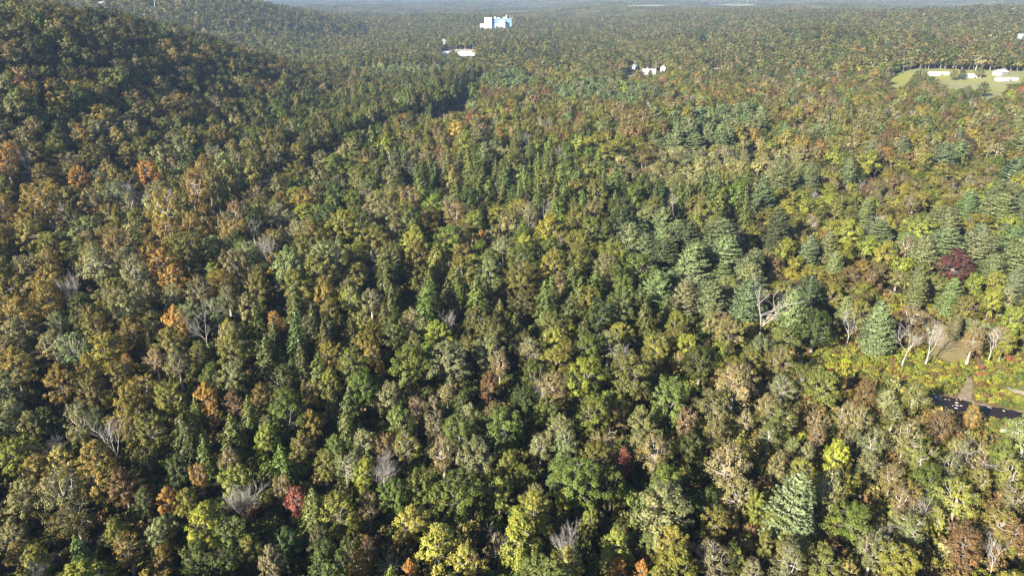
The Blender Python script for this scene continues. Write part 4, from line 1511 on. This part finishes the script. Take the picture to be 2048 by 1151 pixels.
def visible_band(p):
    """drop what stands wholly behind the ridge crests"""
    z = height(p[:, 0], p[:, 1]) + 22
    vis = np.ones(len(p), bool)
    for f in np.linspace(.25, .97, 26):
        gz = height(p[:, 0] * f, p[:, 1] * f) + 8
        lz = CAMZ + (z - CAMZ) * f
        vis &= lz > gz - 6
    return vis


p1 = ring(LIM + 3, 1150, 12.2)
p2 = ring(1150, 3000, 11.4)
p1 = p1[visible_band(p1)]
p2 = p2[visible_band(p2)]
far_sets = {k: [] for k in 'BASPHD'}
for lod, p in ((0, p1), (1, p2)):
    z = height(p[:, 0], p[:, 1])
    px, py, dep = project(p[:, 0], p[:, 1], z + 10)
    k_, t_, s_, _z = choose(px, py, g2)
    d_ = np.array([DIA[k] for k in k_]) * g2.uniform(.95, 1.7, len(p))
    d_ = np.where(s_ & (k_ != 'P'), d_ * .75, d_)
    h_ = np.array([HGT[k] for k in k_]) * (d_ / np.array([DIA[k] for k in k_])) ** .55 * g2.uniform(.76, 1.2, len(p))
    h_ = np.where(s_ & (k_ != 'P'), h_ * .7, h_)
    _g = gully(p[:, 0], p[:, 1])
    h_ = h_ * np.where((_g > 0) & (_g < 40), 1.32, 1.0)
    o_ = allowed(p[:, 0], p[:, 1], h_)
    far_px = (py < 140) & (k_ == 'P') & (g2.random(len(p)) < .5)
    t_ = np.where(far_px, np.where(g2.random(len(p)) < .5, 'DO', 'O'), np.where((py < 140) & (k_ == 'P'), 'PD', t_))
    k_ = np.where(far_px, 'B', k_)
    h_ = np.where(k_ == 'P', h_ * .82, h_)
    hm = (k_ == 'H') & (g2.random(len(p)) < .62)
    t_ = np.where(hm, np.array(['DO', 'DG', 'G', 'O'])[g2.integers(0, 4, len(p))], t_)
    k_ = np.where(hm, 'B', k_)
    if lod:
        k_ = np.where(k_ == 'A', 'B', k_)
        k_ = np.where(k_ == 'D', 'S', k_)
    for k in 'BASPHD':
        m = o_ & (k_ == k)
        if m.any():
            far_sets[k].append((lod, p[m], z[m], d_[m], h_[m], t_[m]))
# near trees that are not things of their own
rest = np.where(~pick & (KD != 'U'))[0]
for k in 'BASPHD':
    m = rest[KD[rest] == k]
    if len(m):
        far_sets[k].append((0, T[m, :2], Z0[m], T[m, 2], T[m, 3], np.array([allt[i][5] for i in m])))
LBL = {'B': ('broadleaf_forest', 'unbroken canopy of green broadleaf trees running back to the hills'), 'A': ('autumn_forest', 'autumn-coloured trees scattered through the forest behind'),
       'S': ('thin_crowned_forest', 'thin-crowned trees with pale limbs scattered through the forest behind'), 'P': ('pine_forest', 'blue-green pines in stands across the far valley'),
       'H': ('hemlock_forest', 'dark hemlock forest filling the valley below the ridge'), 'D': ('dead_wood_stand', 'bare dead trees scattered through the far forest')}
for k in 'BASPHD':
    if not far_sets[k]:
        continue
    meshes = list(MID[k])
    nm = len(meshes)
    fm = FAR.get(k, [])
    meshes += fm
    pos, pi, sc_, tn = [], [], [], []
    for lod, p, z, d, h, t in far_sets[k]:
        pos.append(np.concatenate([p, z[:, None]], 1))
        pi.append(g2.integers(0, nm, len(p)) if lod == 0 else nm + g2.integers(0, len(fm), len(p)))
        s = d / DIA[k]
        sc_.append(np.stack([s, s, h / HGT[k]], 1))
        tn.append(tints_of(t, g2))
    pos = np.concatenate(pos)
    n = len(pos)
    rot = np.stack([g2.normal(0, .03, n), g2.normal(0, .03, n), g2.uniform(0, 6.28, n)], 1)
    stuff(LBL[k][0], meshes, pos, np.concatenate(pi), rot, np.concatenate(sc_), np.concatenate(tn), LBL[k][1], 'forest')
    print(k, n)
# shrubs
ru = [a for i, a in enumerate(allt) if a[4] == 'U' and not pick[i]] + und
pu = np.array([(a[0], a[1], float(height(a[0], a[1]))) for a in ru])
su = np.array([(a[2] / 4.0, a[2] / 4.0, a[3] / 2.6) for a in ru])
nu = len(ru)
stuff('undergrowth', MID['U'], pu, g2.integers(0, 4, nu), np.stack([np.zeros(nu), np.zeros(nu), g2.uniform(0, 6.28, nu)], 1), su, tints_of([a[5] for a in ru], g2),
      'low leafy undergrowth below the trees and over the meadow', 'undergrowth')
# beyond 3 km
p3 = ring(3020, 12500, 66)
p3 = p3[visible_band(p3)]
z3 = height(p3[:, 0], p3[:, 1])
px3, py3, _ = project(p3[:, 0], p3[:, 1], z3 + 14)
o3 = np.ones(len(p3), bool)
for pl in KEEPP:
    for ox in (-8, 0, 8):
        for oy in (-3, -1, 1, 3):
            o3 &= ~inpoly(px3 + ox, py3 + oy, pl)
for a, b, c, d in KEEP:
    o3 &= ~((px3 > a - 12) & (px3 < c + 12) & (py3 > b - 1) & (py3 < d + 3))
p3, z3 = p3[o3], z3[o3]
n3 = len(p3)
gx = (height(p3[:, 0] + 30, p3[:, 1]) - height(p3[:, 0] - 30, p3[:, 1])) / 60
gy = (height(p3[:, 0], p3[:, 1] + 30) - height(p3[:, 0], p3[:, 1] - 30)) / 60
t3 = g2.choice(['O', 'DO', 'G', 'T', 'PG', 'R', 'DG'], n3, p=[.34, .2, .12, .1, .1, .08, .06])
stuff('distant_forest', PATCH, np.concatenate([p3, z3[:, None] - .5], 1), g2.integers(0, 4, n3), np.stack([np.arctan(gy), -np.arctan(gx), g2.integers(0, 4, n3) * math.pi / 2 * 0], 1),
      np.ones((n3, 3)) * g2.uniform(.95, 1.1, (n3, 1)), tints_of(t3, g2), 'hazy forest covering the distant hills to the horizon', 'forest')
print('patches', n3)


# ------------------------------------------------------------------ buildings
def box(name, x0, x1, y0, y1, z0, z1, m, parent):
    v = [(x0, y0, z0), (x1, y0, z0), (x1, y1, z0), (x0, y1, z0), (x0, y0, z1), (x1, y0, z1), (x1, y1, z1), (x0, y1, z1)]
    f = [(0, 3, 2, 1), (4, 5, 6, 7), (0, 1, 5, 4), (1, 2, 6, 5), (2, 3, 7, 6), (3, 0, 4, 7)]
    return obj(name, simple_mesh(name, v, f, m), parent)


def gable_wall(name, L, W, hw, hr, m, parent):
    a, b = L / 2, W / 2
    v = [(-a, -b, -1), (a, -b, -1), (a, b, -1), (-a, b, -1), (-a, -b, hw), (a, -b, hw), (a, b, hw), (-a, b, hw), (-a, 0, hr), (a, 0, hr)]
    f = [(0, 1, 5, 4), (2, 3, 7, 6), (1, 2, 6, 9, 5), (3, 0, 4, 8, 7), (0, 3, 2, 1)]
    return obj(name, simple_mesh(name, v, f, m), parent)


def gable_roof(name, L, W, hw, hr, m, parent, over=.5, th=.22):
    a, b = L / 2 + over, W / 2 + over
    sl = (hr - hw) / (W / 2)
    ze = hw - over * sl
    v, f = [], []
    for s in (-1, 1):
        k = len(v)
        v += [(-a, s * b, ze + .02), (a, s * b, ze + .02), (a, 0, hr + .02), (-a, 0, hr + .02), (-a, s * b, ze + th), (a, s * b, ze + th), (a, 0, hr + th), (-a, 0, hr + th)]
        f += [(k, k + 1, k + 2, k + 3), (k + 4, k + 7, k + 6, k + 5), (k, k + 4, k + 5, k + 1), (k, k + 3, k + 7, k + 4), (k + 1, k + 5, k + 6, k + 2)]
    return obj(name, simple_mesh(name, v, f, m), parent)


def windows(parent, L, W, z, n, w=1.1, h=1.3, side=-1, pane='pane'):
    for i in range(n):
        x = -L / 2 + L * (i + .5) / n
        f = box('window', x - w / 2 - .12, x + w / 2 + .12, side * (W / 2 + .07), side * (W / 2 - .02), z - .12, z + h + .12, M['white'], parent)
        box('pane', x - w / 2, x + w / 2, side * (W / 2 + .1), side * (W / 2 + .075), z, z + h, M[pane], f)


def gabled(name, px, py, L, W, hw, hr, rz, wall, roof, label, cat, win=4, door=True, chimney=False, lift=0.0, group=None):
    x, y = hit(px, py, lift)
    r = empty(name, (x, y, float(height(x, y))), rz)
    gable_wall('wall', L, W, hw, hr, M[wall], r)
    rf = gable_roof('roof', L, W, hw, hr, M[roof], r)
    if win:
        windows(r, L, W, 1.1, win)
    if door:
        d = box('door', L * .08, L * .08 + 1.1 if L < 20 else L * .08 + 3, -W / 2 - .08, -W / 2 + .02, 0, 2.1 if L < 20 else 2.4, M['door'], r)
    if chimney:
        box('chimney', L * .2, L * .2 + .7, -.35, .35, hr - .6, hr + 1.0, M['roof_grey'], rf)
    tag(r, label, cat, group)
    return r


# hospital-like block on the far rise: white wing, long blue-glazed body, low white block, roof plant
hx, hy = 2480 * ray(998, 46)[0] / ray(998, 46)[1], 2480.0
hz0 = CAMZ + ray(998, 49)[2] / ray(998, 49)[1] * 2480
hb = empty('office_block', (hx, hy, min(hz0 - 6, float(height(hx, hy)))), R(8))
hzb = hz0 - hb.location[2]
u = 2480 * 1.0 / 1366 * 1.07        # metres per photo pixel over there
box('white_wing', -25 * u, -13 * u, -9, 14, -4, hzb + 11.5 * u, M['white'], hb)
box('body', -12.95 * u, 22 * u, -2, 16, -4, hzb + 9.6 * u, M['pale_blue'], hb)
for i, (za, zc) in enumerate(((7.3, 8.9), (4.6, 6.2), (1.9, 3.5))):
    bd_ = box('window_band', -12.5 * u, 21.6 * u, -2.3, -1.9, hzb + za * u, hzb + zc * u, M['blue_glass'], hb)
    for j in range(12):
        xx = (-12.2 + j * 2.85) * u
        box('mullion', xx - .2, xx + .2, -2.45, -2.31, hzb + za * u, hzb + zc * u, M['metal'], bd_)
box('low_block', 0.5 * u, 10 * u, -14, -2.5, -4, hzb + 6.4 * u, M['white'], hb)
box('entrance_wing', -33 * u, -25.05 * u, -6, 8, -4, hzb + 1.2 * u, M['white'], hb)
box('roof_plant', -8 * u, -5 * u, 3, 9, hzb + 9.62 * u, hzb + 12.4 * u, M['metal'], hb)
box('roof_plant', -3 * u, 1 * u, 4, 10, hzb + 9.62 * u, hzb + 11.2 * u, M['metal'], hb)
box('roof_plant', 8 * u, 12 * u, 4, 10, hzb + 9.62 * u, hzb + 12 * u, M['metal'], hb)
box('stack', 12.6 * u, 14.0 * u, 5, 7.5, hzb + 9.62 * u, hzb + 15.5 * u, M['white'], hb)
tag(hb, 'large white and blue-glazed institutional block rising from the far forest', 'building')

gabled('barn', 1876, 151, 28, 8, 3.4, 5.0, R(-4), 'white', 'roof_white', 'long white farm shed with two halves, beyond the hedge of the pasture', 'barn', win=7)
gabled('barn', 1942, 156, 22, 9, 3.6, 5.6, R(-10), 'white', 'roof_white', 'white farm shed with open dark end beside the farm drive', 'barn', win=4)
fh = gabled('farmhouse', 2000, 150, 19, 12, 4.4, 8.0, R(30), 'white', 'roof_white', 'white gabled farmhouse standing at the back of the pasture', 'house', win=5, chimney=True)
gabled('barn', 2012, 162, 27, 8, 3.2, 4.8, R(-6), 'white', 'roof_white', 'long low white farm shed in front of the gabled farmhouse', 'barn', win=8)
gabled('house', 1268, 139, 14, 9, 6.0, 9, R(60), 'white', 'roof_white', 'tall white house at the left end of the clearing hamlet beside a dark-roofed house', 'house', win=4, chimney=True)
gabled('house', 1256, 125, 15, 10, 5.5, 9.5, R(10), 'cream', 'roof_dark', 'dark-roofed house with pale walls behind the tall white house', 'house', win=3)
gabled('house', 1297, 149, 22, 12, 5.0, 9.0, R(-4), 'white', 'roof_white', 'wide white-roofed house on the lawn of the clearing hamlet', 'house', win=6)
gabled('house', 1295, 136, 12, 9, 4.5, 7.5, R(20), 'white', 'roof_grey', 'small grey-roofed white house behind the wide white-roofed house', 'house', win=3)
gabled('house', 1326, 142, 12, 9, 6.5, 10, R(75), 'white', 'roof_white', 'tall white gable-ended house at the wooded end of the clearing hamlet', 'house', win=3, chimney=True)
gabled('warehouse', 933, 111, 40, 20, 7, 9, R(-6), 'white', 'roof_white', 'large white flat-roofed shed beside dark pines', 'warehouse', win=6)
gabled('house', 890, 112, 16, 11, 6.5, 10, R(12), 'white', 'roof_white', 'small white shed at the shaded end of the yard', 'house', win=3)
gabled('house', 890, 90, 18, 12, 10, 15, R(70), 'white', 'roof_white', 'white gabled house among trees above the yard', 'house', win=3)
gabled('house', 2042, 78, 28, 14, 6, 10, R(-12), 'white', 'roof_white', 'white house in the woods behind the farm', 'house', win=5)
gabled('house', 733, 66, 26, 14, 9, 13, R(5), 'cream', 'roof_grey', 'small pale house below the far hill', 'house', win=4)
gabled('house', 1436, 141, 16, 9, 5, 8, R(15), 'white', 'roof_grey', 'small white house half hidden in the rusty wood', 'house', win=3)
gabled('house', 1408, 80, 16, 9, 5, 8, R(-20), 'white', 'roof_grey', 'white house in front of dark far pines', 'house', win=4)

gabled('house', 201, 11, 11, 9, 6, 9.5, R(35), 'white', 'roof_white', 'tiny white gabled house on the skyline behind the wooded ridge', 'house', win=3)

def mast(px, py, h, label):
    x, y = hit(px, py, 14)
    r = empty('mast', (x, y, float(height(x, y))))
    mb = MB()
    zz = np.linspace(0, 1, 6)
    tube(mb, np.stack([zz * 0, zz * 0, zz * h - 1 * (zz == 0)], 1), 1.1 - .6 * zz, 8)
    obj('shaft', mb.mesh('shaft', [M['white']]), r)
    for a in range(3):
        c, s_ = math.cos(a * 2.094), math.sin(a * 2.094)
        mb = MB()
        tube(mb, np.array([(c * 1.6, s_ * 1.6, h - 4), (c * 1.6, s_ * 1.6, h - .5)]), [.35, .35], 6)
        tube(mb, np.array([(0, 0, h - 2.2), (c * 1.6, s_ * 1.6, h - 2.2)]), [.12, .12], 4)
        obj('antenna', mb.mesh('antenna', [M['metal']]), r)
    tag(r, label, 'mast')


mast(310, 12, 30, 'slim pale mast rising from the wooded hill behind the ridge')
mast(1494, 9, 52, 'tall pale mast beside the field on the far rise')

# ------------------------------------------------------------------ small things at the stream
def rock_mesh(seed):
    g = np.random.default_rng(seed)
    import bmesh
    bm = bmesh.new()
    bmesh.ops.create_icosphere(bm, subdivisions=2, radius=.5)
    for v in bm.verts:
        v.co *= 1 + g.normal(0, .12)
        v.co.z *= .55
    me = bpy.data.meshes.new('rock')
    bm.to_mesh(me)
    bm.free()
    me.materials.append(M['rock'])
    return me


ROCKS = [rock_mesh(i) for i in range(5)]
gr = np.random.default_rng(44)
for i, (px, py) in enumerate([(1880, 797), (1890, 799), (1898, 800), (1913, 800), (1921, 800), (1913, 806), (1913, 811), (1922, 812), (1912, 817), (1947, 808), (1949, 811), (1947, 813), (1975, 815), (1979, 816), (2007, 822), (1905, 812), (1872, 795), (1930, 797)]):
    x, y = hit(px, py)
    s = gr.uniform(.4, .95)
    o = obj('rock', ROCKS[i % 5], None, (x, y, float(height(x, y)) + .30))
    o.scale = (s * 1.2, s * .8, s * .7)
    o.rotation_euler = (0, 0, gr.uniform(0, 6.28))
    tag(o, 'pale rock lying in the dark stream', 'rock', 'pale rocks in the stream')
x, y = hit(2005.5, 863)
o = obj('boulder', ROCKS[2], None, (x, y, float(height(x, y)) + .45))
o.scale = (2.0, 1.6, 2.2)
tag(o, 'white boulder at the corner of the mown grass', 'boulder')

# ------------------------------------------------------------------ haze in the air
def build_haze():
    x0, x1, y0, y1, z0, z1 = -13800, 13800, -13800, 13800, -25, 142
    v = [(x0, y0, z0), (x1, y0, z0), (x1, y1, z0), (x0, y1, z0), (x0, y0, z1), (x1, y0, z1), (x1, y1, z1), (x0, y1, z1)]
    f = [(0, 3, 2, 1), (4, 5, 6, 7), (0, 1, 5, 4), (1, 2, 6, 5), (2, 3, 7, 6), (3, 0, 4, 7)]
    m, nt, N, L = mat('haze')
    out = N.new('ShaderNodeOutputMaterial')
    vol = N.new('ShaderNodeVolumePrincipled')
    vol.inputs['Color'].default_value = (.42, .62, 1.0, 1)
    vol.inputs['Density'].default_value = 7e-5
    vol.inputs['Anisotropy'].default_value = 0.0
    L.new(vol.outputs[0], out.inputs['Volume'])
    o = obj('haze', simple_mesh('haze', v, f, m))
    o['kind'] = 'stuff'
    o['label'] = 'thin bluish haze in the air over the whole valley'
    o['category'] = 'haze'


build_haze()
